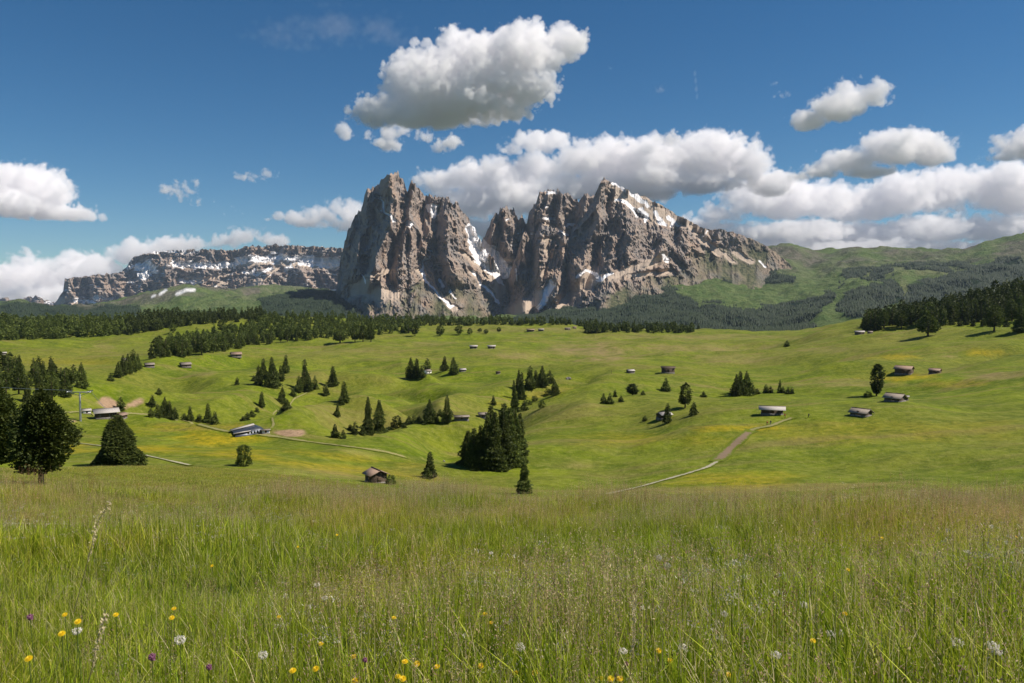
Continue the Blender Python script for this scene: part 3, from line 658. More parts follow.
cloud(9000, [(388, 112, 30, 18), (372, 118, 22, 12), (405, 98, 26, 20), (430, 85, 42, 38), (462, 62, 32, 34), (450, 75, 34, 36), (485, 80, 46, 38), (522, 60, 32, 34), (515, 90, 38, 26), (545, 62, 18, 18), (566, 46, 20, 18), (574, 40, 13, 13), (440, 108, 42, 20), (480, 105, 50, 18), (412, 118, 20, 14)], vox=.8)
cloud(11500, [(345, 134, 9, 9), (366, 137, 8, 7), (396, 132, 14, 8), (392, 145, 16, 6), (424, 138, 8, 9), (448, 144, 14, 6), (438, 149, 10, 5)], 0.6, soft=.35, dens=.9, na=.9, fs=.5)
cloud(9000, [(812, 119, 20, 11), (833, 110, 26, 17), (850, 100, 22, 20), (868, 97, 20, 16), (878, 104, 12, 8)], 0.8, soft=.22)
cloud(9000, [(772, 98, 8, 4), (782, 95, 8, 4), (772, 85, 7, 3)], 0.5, soft=.5, dens=.6, na=.9, fs=.5)
cloud(12500, [(800, 177, 14, 7), (822, 170, 22, 11), (850, 160, 26, 15), (885, 152, 30, 20), (912, 148, 26, 19), (935, 150, 22, 18), (944, 155, 14, 10), (870, 172, 22, 6)], 1.0, soft=.22)
cloud(12500, [(1000, 157, 16, 10), (1016, 148, 20, 18), (1038, 145, 26, 20), (1070, 150, 30, 20)], 1.0, soft=.2)
BANK = [(530, 145, 24, 14), (556, 141, 16, 9), (512, 150, 14, 8), (440, 184, 24, 15), (470, 180, 30, 18), (500, 178, 30, 20), (540, 168, 30, 18), (580, 165, 36, 24), (618, 162, 36, 26), (655, 162, 36, 24), (695, 160, 34, 28), (728, 155, 28, 26), (748, 165, 24, 24), (650, 182, 40, 14), (480, 204, 44, 22), (448, 204, 30, 16), (520, 200, 40, 22), (600, 186, 40, 20), (560, 190, 36, 20), (490, 228, 44, 16), (640, 192, 36, 12), (770, 186, 24, 14), (700, 184, 36, 14)]
LOWB = [(716, 216, 26, 14), (748, 204, 36, 22), (786, 200, 36, 26), (826, 202, 36, 22), (868, 205, 36, 22), (905, 198, 40, 24), (945, 194, 42, 26), (990, 192, 42, 26), (1036, 194, 42, 28), (1075, 198, 40, 28), (700, 228, 40, 12), (750, 236, 46, 12), (800, 236, 46, 14), (865, 238, 40, 13), (920, 234, 46, 16), (980, 230, 46, 16), (1040, 230, 46, 18), (640, 226, 40, 10)]
cloud(21000, BANK, 1.05, soft=.15, dens=.9)
LOWB += [(x_, 250 + (x_ % 7), 50, 12) for x_ in range(770, 1090, 46)]
cloud(27000, LOWB, 1.1, soft=.16, dens=.9)
cloud(22000, [(8, 188, 34, 28), (34, 184, 28, 24), (52, 196, 26, 20), (20, 208, 50, 16), (68, 213, 26, 10), (-24, 190, 34, 28), (84, 212, 12, 5)], 1.0, soft=.2)
cloud(24000, [(10, 278, 36, 26), (42, 284, 30, 20), (75, 272, 32, 20), (102, 268, 28, 18), (125, 258, 22, 14), (-24, 275, 40, 28), (60, 300, 70, 14), (20, 302, 60, 16), (150, 252, 26, 14), (168, 246, 26, 10), (192, 246, 20, 10), (135, 243, 14, 6), (222, 242, 18, 10), (248, 237, 24, 12), (272, 241, 16, 7), (110, 290, 40, 14)], 1.1, soft=.26, dens=.8)
cloud(22000, [(292, 219, 16, 7), (312, 222, 18, 8), (326, 215, 20, 11), (342, 210, 22, 14), (356, 220, 24, 16), (272, 219, 9, 4)], 0.9, soft=.3, dens=.8, na=.7, fs=.7)
cloud(18000, [(180, 194, 14, 12), (196, 201, 15, 8), (163, 188, 8, 6), (234, 213, 14, 8), (250, 178, 12, 5), (268, 174, 9, 6), (276, 166, 5, 7), (196, 186, 5, 9)], 0.6, soft=.4, dens=.8, na=.9, fs=.5)
cloud(18000, [(678, 141, 13, 7), (686, 138, 7, 4)], 0.5, soft=.5, dens=.6, na=.9, fs=.5)
cloud(9000, [(695, 74, 2.2, 5), (695.6, 81, 2.2, 6), (696.4, 89, 2.2, 6), (697, 97, 2.2, 6)], 0.5, soft=.6, dens=.22, na=.25)
cloud(9000, [(610, 69, 6, 3), (660, 88, 8, 8), (481, 6, 9, 7)], 0.6, soft=.8, dens=.25, na=1., fs=.5)
cloud(10000, [(300, 40, 46, 7), (350, 26, 56, 10), (395, 34, 30, 7)], 1.2, soft=1.2, dens=.03, na=.9, fs=.6)
print('clouds', round(time.time() - _t0, 1))
# ------------------------------------------------------------------ vegetation
def hits(px, py, dmax=9300.0, off=0.0):
    """many ground points seen at pixels"""
    px = np.atleast_1d(np.asarray(px, float)); py = np.atleast_1d(np.asarray(py, float))
    x, y, z = ray(px, py); h = np.hypot(x, y); s = z / h
    L = np.exp(np.linspace(math.log(3.0), math.log(dmax), 2200))
    out = np.zeros((len(px), 3))
    for a in range(0, len(px), 400):
        q = slice(a, a + 400)
        X = (x[q] / h[q])[:, None] * L; Y = (y[q] / h[q])[:, None] * L
        diff = tz(X, Y) + off - s[q][:, None] * L
        k = np.argmax(diff >= 0, 1); none = ~(diff >= 0).any(1)
        dd = np.where((L < 2300) & (L > 60), -diff, 1e9); k = np.where(none, np.argmin(dd, 1), k)
        i = np.arange(len(k)); k0 = np.maximum(k - 1, 0)
        f = np.where(none, 0, np.clip(-diff[i, k0] / (diff[i, k] - diff[i, k0] + 1e-9), 0, 1))
        l = L[k0] + (L[k] - L[k0]) * f; l = np.where(none, L[k], l)
        xx = x[q] / h[q] * l; yy = y[q] / h[q] * l
        out[q] = np.stack([xx, yy, tz(xx, yy)], 1)
    return out

def leaf_material(name, c1, c2, trans=0.18, nscale=0.9):
    m, t = nmat(name); b = NB(t)
    P = b.n('ShaderNodeNewGeometry').outputs['Position']
    oi = b.n('ShaderNodeObjectInfo').outputs['Random']
    f = b.noise(nscale, 4, P, 0.7)
    c = b.mix(b.ramp(f, 0.35, 0.65), c1, c2)
    c = b.mix(b.attr('tip'), c, tuple(min(1, x * 1.9) for x in c2))
    v = b.math('ADD', b.math('MULTIPLY', oi, 0.75), 0.75)
    c = b.mix(1.0, c, b.n('ShaderNodeCombineColor', {0: b.math('MULTIPLY', v, 1.08), 1: v, 2: v}).outputs[0], 'MULTIPLY')
    d = b.n('ShaderNodeBsdfPrincipled', {'Base Color': c, 'Roughness': 0.65, 'Specular IOR Level': 0.25})
    tr = b.n('ShaderNodeBsdfTranslucent', {'Color': c})
    mx = b.n('ShaderNodeMixShader', {0: trans, 1: d.outputs[0], 2: tr.outputs[0]})
    b.n('ShaderNodeOutputMaterial', {0: mx.outputs[0]})
    return m
M_SPRUCE = leaf_material('spruce_needles', (0.038, 0.064, 0.012), (0.090, 0.118, 0.021))
M_PINE = leaf_material('pine_needles', (0.040, 0.068, 0.012), (0.092, 0.120, 0.022))
M_LEAF = leaf_material('broad_leaves', (0.045, 0.072, 0.020), (0.085, 0.11, 0.035), 0.25)
M_FARWOOD = leaf_material('far_needles', (0.014, 0.030, 0.013), (0.028, 0.048, 0.018), 0.1, 0.02)
M_BARK = simple_mat('bark', (0.085, 0.06, 0.042), 0.95, 0.4, 6.0, 0.5)

def trunk_geo(H, r0, seg=7, lean=0.0, sr=None):
    sr = sr or rng
    n = 6; co = []; fs = []
    for k in range(n):
        t = k / (n - 1); r = r0 * (1 - t) ** 0.8 * (1 + .5 * (1 - t) ** 8) + 0.01
        cx, cy = lean * t * H + sr.normal() * .02 * r0 * k, sr.normal() * .05 * r0 * k
        for s in range(seg):
            a = 2 * math.pi * s / seg; co.append((cx + r * math.cos(a), cy + r * math.sin(a), -0.4 + t * (H + .4)))
    for k in range(n - 1):
        for s in range(seg):
            a = k * seg + s; b = k * seg + (s + 1) % seg; fs.append((a, b, b + seg, a + seg))
    return np.array(co), np.array(fs)

def crown_geo(kind, H, Rm, n, leaf, sr, base=0.06):
    """n leaf clusters spread through the crown's volume; returns co, tris, tip"""
    ph0 = sr.uniform(0, 6.28, 4)
    u = sr.uniform(0, 1, n)
    if kind == 'spruce':
        t = 1 - np.sqrt(1 - u * 0.998)                # denser low
        lev = (sr.uniform(.66, 1.2, 30) if n < 9000 else sr.uniform(.92, 1.08, 30))[(t * 29).astype(int)] * (1 + (.22 if n < 9000 else .05) * np.sin(2 * np.arctan2(np.sin(t * 9 + ph0[0]), 1) + 3 * t + ph0[3]))
        prof = (1 - t) ** 0.68 * lev + 0.015
        frac = sr.uniform(0.25, 1, n) ** 0.6
        droop = -0.28
    elif kind == 'pine':
        t = u ** 0.9
        prof = np.sin(np.pi * np.clip(t * .86 + .17, 0, 1)) ** 0.62
        frac = sr.uniform(0.1, 1, n) ** 0.5
        droop = 0.15
    elif kind == 'column':
        t = u; prof = np.sin(np.pi * np.clip(t * .9 + .1, 0, 1)) ** 0.5
        frac = sr.uniform(0.1, 1, n) ** 0.6; droop = .4
    else:                                             # bush
        t = u ** 1.1; prof = np.sqrt(np.clip(1 - (t * .98) ** 2.2, 0, 1))
        frac = sr.uniform(0.1, 1, n) ** 0.5; droop = 0.3
    ph = sr.uniform(0, 2 * math.pi, n)
    # limbs: pull the clusters to a limited number of boughs so that gaps appear
    nl = int(26 if kind == 'spruce' else 20)
    lt = sr.uniform(0, 1, nl * 3); lp = sr.uniform(0, 6.28, nl * 3)
    k = sr.integers(0, nl * 3, n)
    if kind == 'spruce':
        on = sr.uniform(0, 1, n) < .55
        ph = np.where(on, np.round(ph / (6.283 / 11)) * (6.283 / 11) + t * 37 + sr.normal(0, .16, n), ph)
    else:
        on = sr.uniform(0, 1, n) < .72
        t = np.where(on, np.clip(lt[k] + sr.normal(0, .045, n), 0, 1), t)
        ph = np.where(on, lp[k] + sr.normal(0, .26, n), ph)
        frac = np.where(on, np.clip(.74 + sr.normal(0, .16, n), .1, 1.12), frac)
        if kind == 'pine': prof = np.sin(np.pi * np.clip(t * .86 + .17, 0, 1)) ** 0.62
        elif kind == 'column': prof = np.sin(np.pi * np.clip(t * .9 + .1, 0, 1)) ** 0.5
        else: prof = np.sqrt(np.clip(1 - (t * .98) ** 2.2, 0, 1))
    lobe = 1 + .17 * np.sin(2 * ph + ph0[0] + t * 5) + .14 * np.sin(3 * ph + ph0[1] - t * 7) + .07 * np.sin(5 * ph + ph0[2] + 11 * t)
    rr = Rm * prof * frac * lobe
    z = H * (base + (1 - base) * t) + droop * rr * .6
    P = np.stack([rr * np.cos(ph), rr * np.sin(ph), z], 1)
    out = np.stack([np.cos(ph), np.sin(ph), np.full(n, droop)], 1) + sr.normal(0, .35, (n, 3))
    out /= np.linalg.norm(out, axis=1)[:, None]
    side = np.cross(out, sr.normal(0, 1, (n, 3))); side /= np.linalg.norm(side, axis=1)[:, None]
    up = np.cross(out, side)
    s = leaf * sr.uniform(.6, 1.3, n)[:, None] * (1 - .45 * t[:, None])
    a = P - out * s * .5; b_ = P + out * s * .9
    co = np.stack([a + side * s * .38, b_, a - side * s * .38, P + up * s * .42, P - up * s * .42 + out * s * .3, b_ + up * s * .1], 1).reshape(-1, 3)
    i = np.arange(n)[:, None] * 6
    tri = np.concatenate([i + [[0, 1, 2]], i + [[3, 4, 5]]])
    tip = np.repeat((sr.uniform(0, 1, n) < .16) * sr.uniform(.2, .9, n) * frac, 6)
    return co, tri, tip

CROWN_MAT = {'spruce': M_SPRUCE, 'pine': M_PINE, 'column': M_LEAF, 'bush': M_PINE}
VAR = {}
def variant(kind, lod, k, aspect):
    """shared meshes of unit height (1 m) trees"""
    key = (kind, lod, k)
    if key in VAR: return VAR[key]
    sr = np.random.default_rng({"spruce": 1, "pine": 2, "column": 3, "bush": 4}[kind] * 1000 + lod * 100 + k)
    n, lf = {0: (420, .085), 1: (1700, .050), 2: (5200, .036), 3: (17000, .026)}[lod]
    lf *= {'bush': 1.7, 'column': 1.25, 'pine': 1.2}.get(kind, 1)
    base = {'spruce': .04, 'pine': .15, 'column': .08, 'bush': .0}[kind]
    co, tri, tip = crown_geo(kind, 1.0, aspect / 2, n, lf, sr, base)
    o = mesh_np('crown', co, tri, CROWN_MAT[kind], attrs={'tip': tip}, link=False)
    tc, tf = trunk_geo({'spruce': .93, 'bush': .5}.get(kind, .62), .022 if kind != 'pine' else .028, 8, 0, sr)
    tc[:, 2] = np.maximum(tc[:, 2], -.06)
    t = mesh_np('trunk', tc, tf, M_BARK, link=False, smooth=True)
    VAR[key] = (o, t)
    return VAR[key]
ASP = {'spruce': .42, 'pine': .5, 'column': .34, 'bush': .95}
NTREE = [0]
def tree(kind, px, py, hpx, wpx=None, label=None, group=None, P=None, lod=None, near=None, name=None):
    if P is None: P = hits([px], [py])[0]
    d = math.hypot(P[0], P[1])
    h = hpx * d / F
    if lod is None: lod = 0 if hpx < 15 else 1 if hpx < 34 else 2 if hpx < 75 else 3
    crown, trunk = variant(kind, lod, NTREE[0] % (5 if lod < 2 else 3), ASP[kind])
    NTREE[0] += 1
    w = (wpx / hpx / ASP[kind]) * random.uniform(.9, 1.12) if wpx else random.uniform(.8, 1.3)
    e = bpy.data.objects.new(name or {'spruce': 'spruce_tree', 'pine': 'pine_tree', 'column': 'broadleaf_tree', 'bush': 'bush'}[kind], None)
    COL.objects.link(e); e.location = P; e.rotation_euler = (random.gauss(0, .025), random.gauss(0, .025), random.uniform(0, 6.28))
    e.scale = (h * w, h * w, h)
    e.empty_display_size = .1
    c = crown.copy(); COL.objects.link(c); c.parent = e
    t = trunk.copy(); COL.objects.link(t); t.parent = e
    tag(e, label, {'spruce': 'spruce', 'pine': 'pine', 'column': 'tree', 'bush': 'bush'}[kind], group)
    return e

ORD = ['leftmost', 'second', 'third', 'fourth', 'fifth', 'sixth', 'seventh', 'eighth', 'ninth', 'tenth', 'eleventh', 'twelfth']
def clump(kind, where, group, items, adj='dark'):
    items = sorted(items); n = len(items); mx = max(i[2] for i in items)
    for i, it in enumerate(items):
        nm = {'spruce': 'spruce', 'pine': 'pine', 'bush': 'bush', 'column': 'tree'}[it[4] if len(it) > 4 else kind]
        if n == 1: lab = f'{adj} {nm} {where}'
        elif i == n - 1: lab = f'rightmost {adj} {nm} {where}'
        elif i == 0: lab = f'leftmost {adj} {nm} {where}'
        else: lab = f'{ORD[i]} {adj} {nm} from the left {where}'
        tree(it[4] if len(it) > 4 else kind, it[0], it[1], it[2], it[3] if len(it) > 3 else None, lab, group)

# the big ones near the camera
tree('pine', 41, 487, 85, 47, 'large round-crowned pine standing alone on the near meadow at left', P=hits([41], [486.5])[0])
_p = hits([-10], [480])[0]
tree('pine', -12, 480, 88, 46, 'dark pine cut off by the left edge of the picture', P=_p)
tree('spruce', 118, 465.5, 48, 46, 'broad low spruce with yellowish boughs just behind the near crest', lod=3)
clump('bush', 'alone on the yellow field right of the broad spruce', None, [(244, 466, 20, 15)], 'round dark green')
tree('spruce', 429.5, 478, 28, 14, 'tall dark spruce at the gully mouth right of the brown-roofed barn', 'pair of spruces at the gully mouth', P=hits([429.5], [477.5])[0])
tree('spruce', 427, 479, 12, 8, 'small spruce in front of the tall one at the gully mouth', 'pair of spruces at the gully mouth', P=hits([427], [478.5])[0])
clump('bush', 'beside the brown-roofed barn on the near slope', None, [(391, 484, 9, 11)], 'low dark')
def at_distance(px, d):
    az = math.atan((px - 512) / F * 1.01); x, y = math.sin(az) * d, math.cos(az) * d
    return np.array([x, y, float(tz(np.array([x]), np.array([y]))[0])])
_p = at_distance(524.5, 165); _y = float(pix(_p[0], _p[1], _p[2])[1])
tree('spruce', 524.5, _y, _y - 457, 16, 'thin solitary spruce rising behind the edge of the tall grass', P=_p)
clump('spruce', "in the big mid-valley clump", 'big dense spruce clump in mid valley',
      [(468, 464, 36, 19), (474, 467, 42, 20), (481, 468, 46, 21), (487, 466, 54, 23), (494, 469, 61, 24), (501, 467, 63, 24), (508, 465, 61, 25), (514, 461, 56, 22), (518, 456, 46, 17), (489, 459, 57, 22), (505, 458, 59, 24)])
clump('spruce', 'in the pair beside the long gully', 'trees along the gully', [(368, 434, 39, 12), (379.5, 432, 34, 15)])
clump('spruce', "below the gully pair", 'trees along the gully', [(335, 438, 15, 9), (343, 439, 10, 7), (355, 434, 13, 8), (363, 435, 9, 8), (350, 430, 6, 6)])
clump('bush', 'in loose scrub right of the gully pair', None, [(397, 428, 12, 11)], 'pale leafy')
clump('spruce', 'on the bank where the hillside track starts', 'trees on the left hillside', [(337, 417, 15, 6), (341, 405, 10, 7), (344.5, 402, 22, 10)])
clump('spruce', "around the tallest left hillside tree", 'trees on the left hillside', [(293, 396, 8, 7), (299, 392, 17, 9), (305, 391, 33, 12), (309, 391, 18, 8), (315, 389, 14, 7)])
clump('spruce', "in the upper left hillside cluster", 'trees on the left hillside', [(254, 381, 6, 6), (259, 385, 20, 9), (263, 379, 21, 10), (268, 387, 16, 8), (274, 387, 25, 11), (272, 379, 23, 9), (281, 381, 16, 8), (285.5, 373, 19, 8)])
clump('spruce', "in the pair between two hillside clusters", 'trees on the left hillside', [(333, 386, 21, 11), (326, 395, 11, 8)])
clump('spruce', "right above the modern lift building", 'trees above the lift building', [(243, 421, 5, 6), (247, 420, 8, 6), (252, 416, 6, 6), (257, 412, 5, 6), (261.5, 407, 16, 7), (282, 403, 17, 9), (287, 409, 10, 8), (283, 411, 6, 6)])
clump('spruce', 'alone on the open slope left of the upper cluster', None, [(237, 385, 8, 5)], 'small')
clump('spruce', "in the group below the hay huts", 'trees on the valley side at left', [(151, 417, 9, 7), (152, 406, 11, 8), (158, 418, 14, 8), (165, 418, 21, 10), (170, 419, 18, 9), (175, 419, 12, 7), (159, 394, 6, 5)])
clump('spruce', "in the row behind the lift track", 'trees on the valley side at left', [(184, 420, 7, 6), (190, 421, 15, 7), (199, 422, 8, 7), (208, 423, 20, 10), (215, 424, 13, 7)])
clump('spruce', 'beside the brown earth bank above the lift station', None, [(120.5, 410, 13, 8)], 'single')
clump('spruce', "around the hidden hut at left", 'small wood on the left pasture', [(111, 381, 8, 6), (118, 377, 15, 7), (123, 375, 19, 8), (128, 373, 19, 8), (133, 371, 21, 9), (138, 369, 15, 7)])
clump('spruce', "behind the small white hut", 'trees round the white hut', [(411, 378, 22, 11), (417, 378, 21, 11), (422, 378, 14, 8), (427.5, 371, 14, 8)])
clump('spruce', 'left of the far hut with the pale roof', 'trees round the pale hut', [(444, 371, 16, 8), (454, 374, 18, 11)])
clump('spruce', "beside the long grey barns", 'trees by the grey hay barns', [(409, 423, 8, 7), (414, 423, 9, 7), (419, 423, 8, 7), (430, 423, 26, 14), (437, 423, 7, 6), (440, 416, 8, 7), (447, 423, 30, 11), (404, 428, 6, 6)])
clump('spruce', "in the ragged centre grove", 'ragged grove in mid valley', [(515, 412, 34, 9), (519, 390, 22, 8), (521, 400, 30, 9), (524, 411, 12, 9), (530, 389, 25, 12), (536, 387, 18, 9), (542, 386, 22, 11), (550, 383, 14, 9), (555, 395, 17, 10)])
clump('bush', 'at the foot of the ragged grove', 'scrub under the ragged grove', [(528, 405, 5, 7), (535, 401, 5, 7), (542, 408, 7, 8), (548, 395, 6, 8)], 'low')
clump('spruce', 'alone left of the ragged grove', None, [(493.5, 405, 11, 6)], 'small')
clump('spruce', "in the scattered row past the grove", 'scattered little trees', [(603.5, 404, 12, 7), (610, 404, 12, 8), (615, 397, 8, 5), (621, 402, 7, 5), (643, 395, 5, 5)], 'small')
clump('column', 'among the scattered little trees', None, [(632.5, 395, 11, 11)], 'bare-looking')
clump('spruce', 'below the far dark barn', None, [(666, 391, 14, 10)], 'pointed')
clump('pine', 'with a long shadow right of the white-roofed hut', None, [(685, 408, 25, 14)], 'full dark')
clump('spruce', 'right beside the white-roofed hut', None, [(667, 423, 21, 10)], 'dark')
clump('spruce', 'just right of the dark pine', None, [(693.5, 415, 14, 8)], 'pale green')
clump('spruce', 'on open grass left of the white-roofed hut', None, [(645, 421, 6, 5)], 'tiny')
clump('spruce', 'alone between the pine and the triple clump', None, [(703.5, 397, 6, 6)], 'tiny')
clump('spruce', "in the far meadow's dense clump", 'dense clump on the far meadow', [(736, 396, 23, 9), (741, 395, 25, 10), (747, 395, 25, 11), (752, 395, 13, 8), (757, 394, 6, 6)])
clump('spruce', "in the row beside that dense clump", 'low row of little trees', [(766, 393, 9, 6), (770.5, 393, 7, 5), (779.5, 393, 14, 4), (783, 393, 7, 5), (788, 394, 7, 5), (792, 394, 7, 5)], 'small')
clump('spruce', 'alone at the far edge of the plateau', None, [(787, 347, 7, 6)], 'round')
clump('column', 'standing by itself left of the hay huts', None, [(876.5, 396, 29, 10)], 'tall columnar')
clump('bush', 'at the foot of the columnar tree', None, [(868, 397, 5, 8)], 'small')
clump('pine', 'out in front of the right-hand forest', None, [(928, 336, 20, 16)], 'round')
clump('pine', 'on the pasture before the forest near the right edge', None, [(994, 331, 23, 14)], 'large')
clump('spruce', 'at the right edge under the forest', None, [(1021, 332, 23, 12)], 'dark')
clump('spruce', "among saplings before the right forest", 'saplings before the right forest', [(952, 325, 6, 5), (960, 326, 7, 5), (966, 325, 8, 5), (973, 326, 7, 5), (983, 326, 8, 5), (1006, 327, 9, 6)], 'small')
clump('pine', "before the long back forest", 'trees before the back forest', [(340, 343, 15, 12), (355, 342, 17, 9), (363, 342, 16, 9), (371, 342, 18, 9), (222, 332, 12, 8), (173, 333, 9, 6)])
clump('pine', "in the scattered far plateau line", 'scattered line on the far plateau', [(408.5, 333, 10, 8), (415, 336, 12, 8), (440, 336, 11, 8), (459, 335, 10, 7), (470, 335, 7, 5), (480, 332, 4, 4), (486, 334, 5, 5), (499, 332, 5, 4)])
clump('spruce', "in the short far plateau row", 'short row on the far plateau', [(587, 333, 7, 6), (592, 333, 7, 6), (597, 333, 6, 6), (603, 332, 8, 6)])
clump('spruce', 'on the pasture at the left edge', None, [(10, 356, 4, 4)], 'tiny')
print('single trees', NTREE[0], round(time.time() - _t0, 1))

# mid-distance forests: the front trees one by one, the rest as forest masses
def in_poly(pts, n, sr):
    pts = np.array(pts, float); lo, hi = pts.min(0), pts.max(0); out = np.zeros((0, 2))
    while len(out) < n:
        q = sr.uniform(lo, hi, (n * 3, 2)); out = np.concatenate([out, q[poly_mask(q[:, 0], q[:, 1], pts, .01) > .5]])
    return out[:n]
def thin(P, dmin):
    keep = []; g = {}
    for i, p in enumerate(P):
        c = (int(p[0] // dmin), int(p[1] // dmin)); ok = True
        for a in (-1, 0, 1):
            for b in (-1, 0, 1):
                for j in g.get((c[0] + a, c[1] + b), ()):
                    if math.hypot(P[j][0] - p[0], P[j][1] - p[1]) < dmin: ok = False
        if ok: keep.append(i); g.setdefault(c, []).append(i)
    return keep
sr = np.random.default_rng(77)
_lowc = {k: [crown_geo(k, 1.0, ASP[k] / 2, 150, .15, np.random.default_rng(5 + i), .03) for i in range(4)] for k in ('spruce', 'pine')}
def forest_mass(name, P, hs, kinds, seed):
    co = []; tri = []; tip = []; off = 0; r = np.random.default_rng(seed)
    for p, h, k in zip(P, hs, kinds):
        c, t, tp = _lowc[k][r.integers(4)]
        a = r.uniform(0, 6.28); ca, sa = math.cos(a), math.sin(a); w = h * r.uniform(.9, 1.25)
        co.append(np.stack([(c[:, 0] * ca - c[:, 1] * sa) * w + p[0], (c[:, 0] * sa + c[:, 1] * ca) * w + p[1], c[:, 2] * h + p[2] - .3], 1))
        tri.append(t + off); off += len(c); tip.append(tp)
    o = mesh_np(name, np.concatenate(co), np.concatenate(tri), M_SPRUCE, attrs={'tip': np.concatenate(tip)})
    tag(o, kind='stuff')
FORESTS = [ # polygon of the tree feet, number, height m, spacing m, share of singles, label, group
 ([(-20, 341), (60, 339), (125, 335), (135, 322), (-20, 320)], 700, (15, 24), 9, 0, None, None),
 ([(128, 335), (180, 327), (215, 323), (262, 322), (262, 314), (128, 316)], 600, (15, 22), 9, 0, None, None),
 ([(150, 359), (190, 357), (235, 350), (262, 345), (300, 341), (330, 338), (374, 340), (376, 335), (400, 333), (418, 329), (418, 318), (265, 316), (262, 324), (235, 330), (200, 336), (165, 345)], 1100, (12, 20), 8.5, 60, 'dark spruce in the front rows of the large left-hand forest patch', 'front trees of the left forest patch'),
 ([(418, 326), (585, 325), (585, 318), (418, 318)], 500, (13, 20), 9, 0, None, None),
 ([(585, 332), (640, 333), (690, 333), (700, 329), (600, 327), (585, 323)], 260, (13, 20), 9, 0, None, None),
 ([(864, 332), (895, 329), (935, 326), (975, 323), (1030, 321), (1110, 318), (1110, 286), (1024, 288), (990, 296), (960, 304), (900, 314), (864, 326)], 1500, (17, 25), 8.5, 75, 'dark spruce in the front rows of the forest at the right edge', 'front trees of the right forest'),
 ([(-15, 403), (20, 405), (50, 403), (84, 401), (86, 388), (60, 376), (20, 368), (-15, 360)], 110, (11, 18), 9.5, 38, 'spruce in the wood behind the cable pylon at the left edge', 'wood behind the cable pylon'),
]
for fi, (pts, n, hr, spc, ns, lab, grp) in enumerate(FORESTS):
    q = in_poly(pts, n, sr); P = hits(q[:, 0], q[:, 1], 3000.0)
    P = P[np.hypot(P[:, 0], P[:, 1]) > 380]; k = thin(P, spc); P = P[k]
    hs = sr.uniform(*hr, len(P)); kd = np.where(sr.uniform(size=len(P)) < .25, 'pine', 'spruce')
    dd = np.hypot(P[:, 0], P[:, 1]); az = (512 + F * P[:, 0] / P[:, 1])
    vis = (az > -12) & (az < 1036)
    # front rows: largest on screen and nothing before them in the same column
    score = dd + np.where(vis, 0, 1e6)
    front = set()
    if ns:
        cols = {}
        for i in np.argsort(score):
            c = int(az[i] // 7)
            if cols.get(c, 0) < 3 and vis[i] and len(front) < ns * 1:
                cols[c] = cols.get(c, 0) + 1; front.add(int(i))
        if len(front) > ns: front = set(sorted(front, key=lambda i: score[i])[:ns])
    for i in sorted(front):
        tree(kd[i], 0, 0, hs[i] * F / dd[i], None, lab if kd[i] == 'spruce' else lab.replace('spruce', 'pine'), grp, P=P[i], lod=1 if hs[i] * F / dd[i] > 19 else 0)
    rest = [i for i in range(len(P)) if i not in front]
    forest_mass('forest', P[rest], hs[rest], kd[rest], fi)
    print('forest', fi, len(P), len(front))

# far wooded slopes, thousands of small conifers per mass
def far_woods():
    r = np.random.default_rng(3); N = 560000
    d = np.sqrt(r.uniform(2560 ** 2, 8150 ** 2, N)); px = r.uniform(-30, 1060, N)
    az = np.arctan((px - 512) / F); X = np.sin(az) * d; Y = np.cos(az) * d; Z = tz(X, Y)
    a, b = pix(X, Y, Z)
    # skip hidden ground
    m = wood_mask(a, b, d, X, Y)
    gap = fbm(X / 85., Y / 85., 3)
    k = (r.uniform(.3, .9, size=N) < m) & (gap < 1.45)
    X, Y, Z, d = X[k], Y[k], Z[k], d[k]
    # stray trees at the margins
    n = len(X); h = r.uniform(11, 24, n); w = h * r.uniform(.17, .26, n)
    ang = r.uniform(0, 6.28, n)
    seg = 5; base = []
    for s in range(seg):
        q = ang + 2 * math.pi * s / seg; ww = w * r.uniform(.75, 1.25, n)
        base.append(np.stack([X + ww * np.cos(q), Y + ww * np.sin(q), Z + h * r.uniform(-.05, .12, n)], 1))
    top = np.stack([X, Y, Z + h], 1)
    co = np.stack(base + [top], 1).reshape(-1, 3); i = np.arange(n)[:, None] * 6
    tri = np.concatenate([i + [[s, (s + 1) % seg, 5]] for s in range(seg)])
    o = mesh_np('forest', co, tri, M_FARWOOD, attrs={'tip': np.zeros(len(co))})
    tag(o, kind='stuff'); print('far trees', n)
far_woods()
print('forests', round(time.time() - _t0, 1))

# ------------------------------------------------------------------ paths
def path_mat(name, c1, c2):
    m, t = nmat(name); b = NB(t)
    P = b.n('ShaderNodeNewGeometry').outputs['Position']
    f = b.noise(0.6, 6, P, 0.7); e = b.attr('edge')
    c = b.mix(f, c1, c2)
    c = b.mix(b.ramp(b.math('ADD', e, b.math('MULTIPLY', b.math('SUBTRACT', b.noise(0.9, 4, P), .5), 1.4)), 0.35, 0.75), c, (0.115, 0.145, 0.012))
    p = b.n('ShaderNodeBsdfPrincipled', {'Base Color': c, 'Roughness': 0.95, 'Specular IOR Level': 0.1})
    b.n('ShaderNodeOutputMaterial', {0: p.outputs[0]}); return m
M_GRAVEL = path_mat('gravel', (0.27, 0.25, 0.17), (0.42, 0.38, 0.29))
M_EARTH = path_mat('earth', (0.16, 0.12, 0.075), (0.27, 0.19, 0.125))
M_TRACK = path_mat('worn_track', (0.19, 0.18, 0.06), (0.27, 0.235, 0.12))
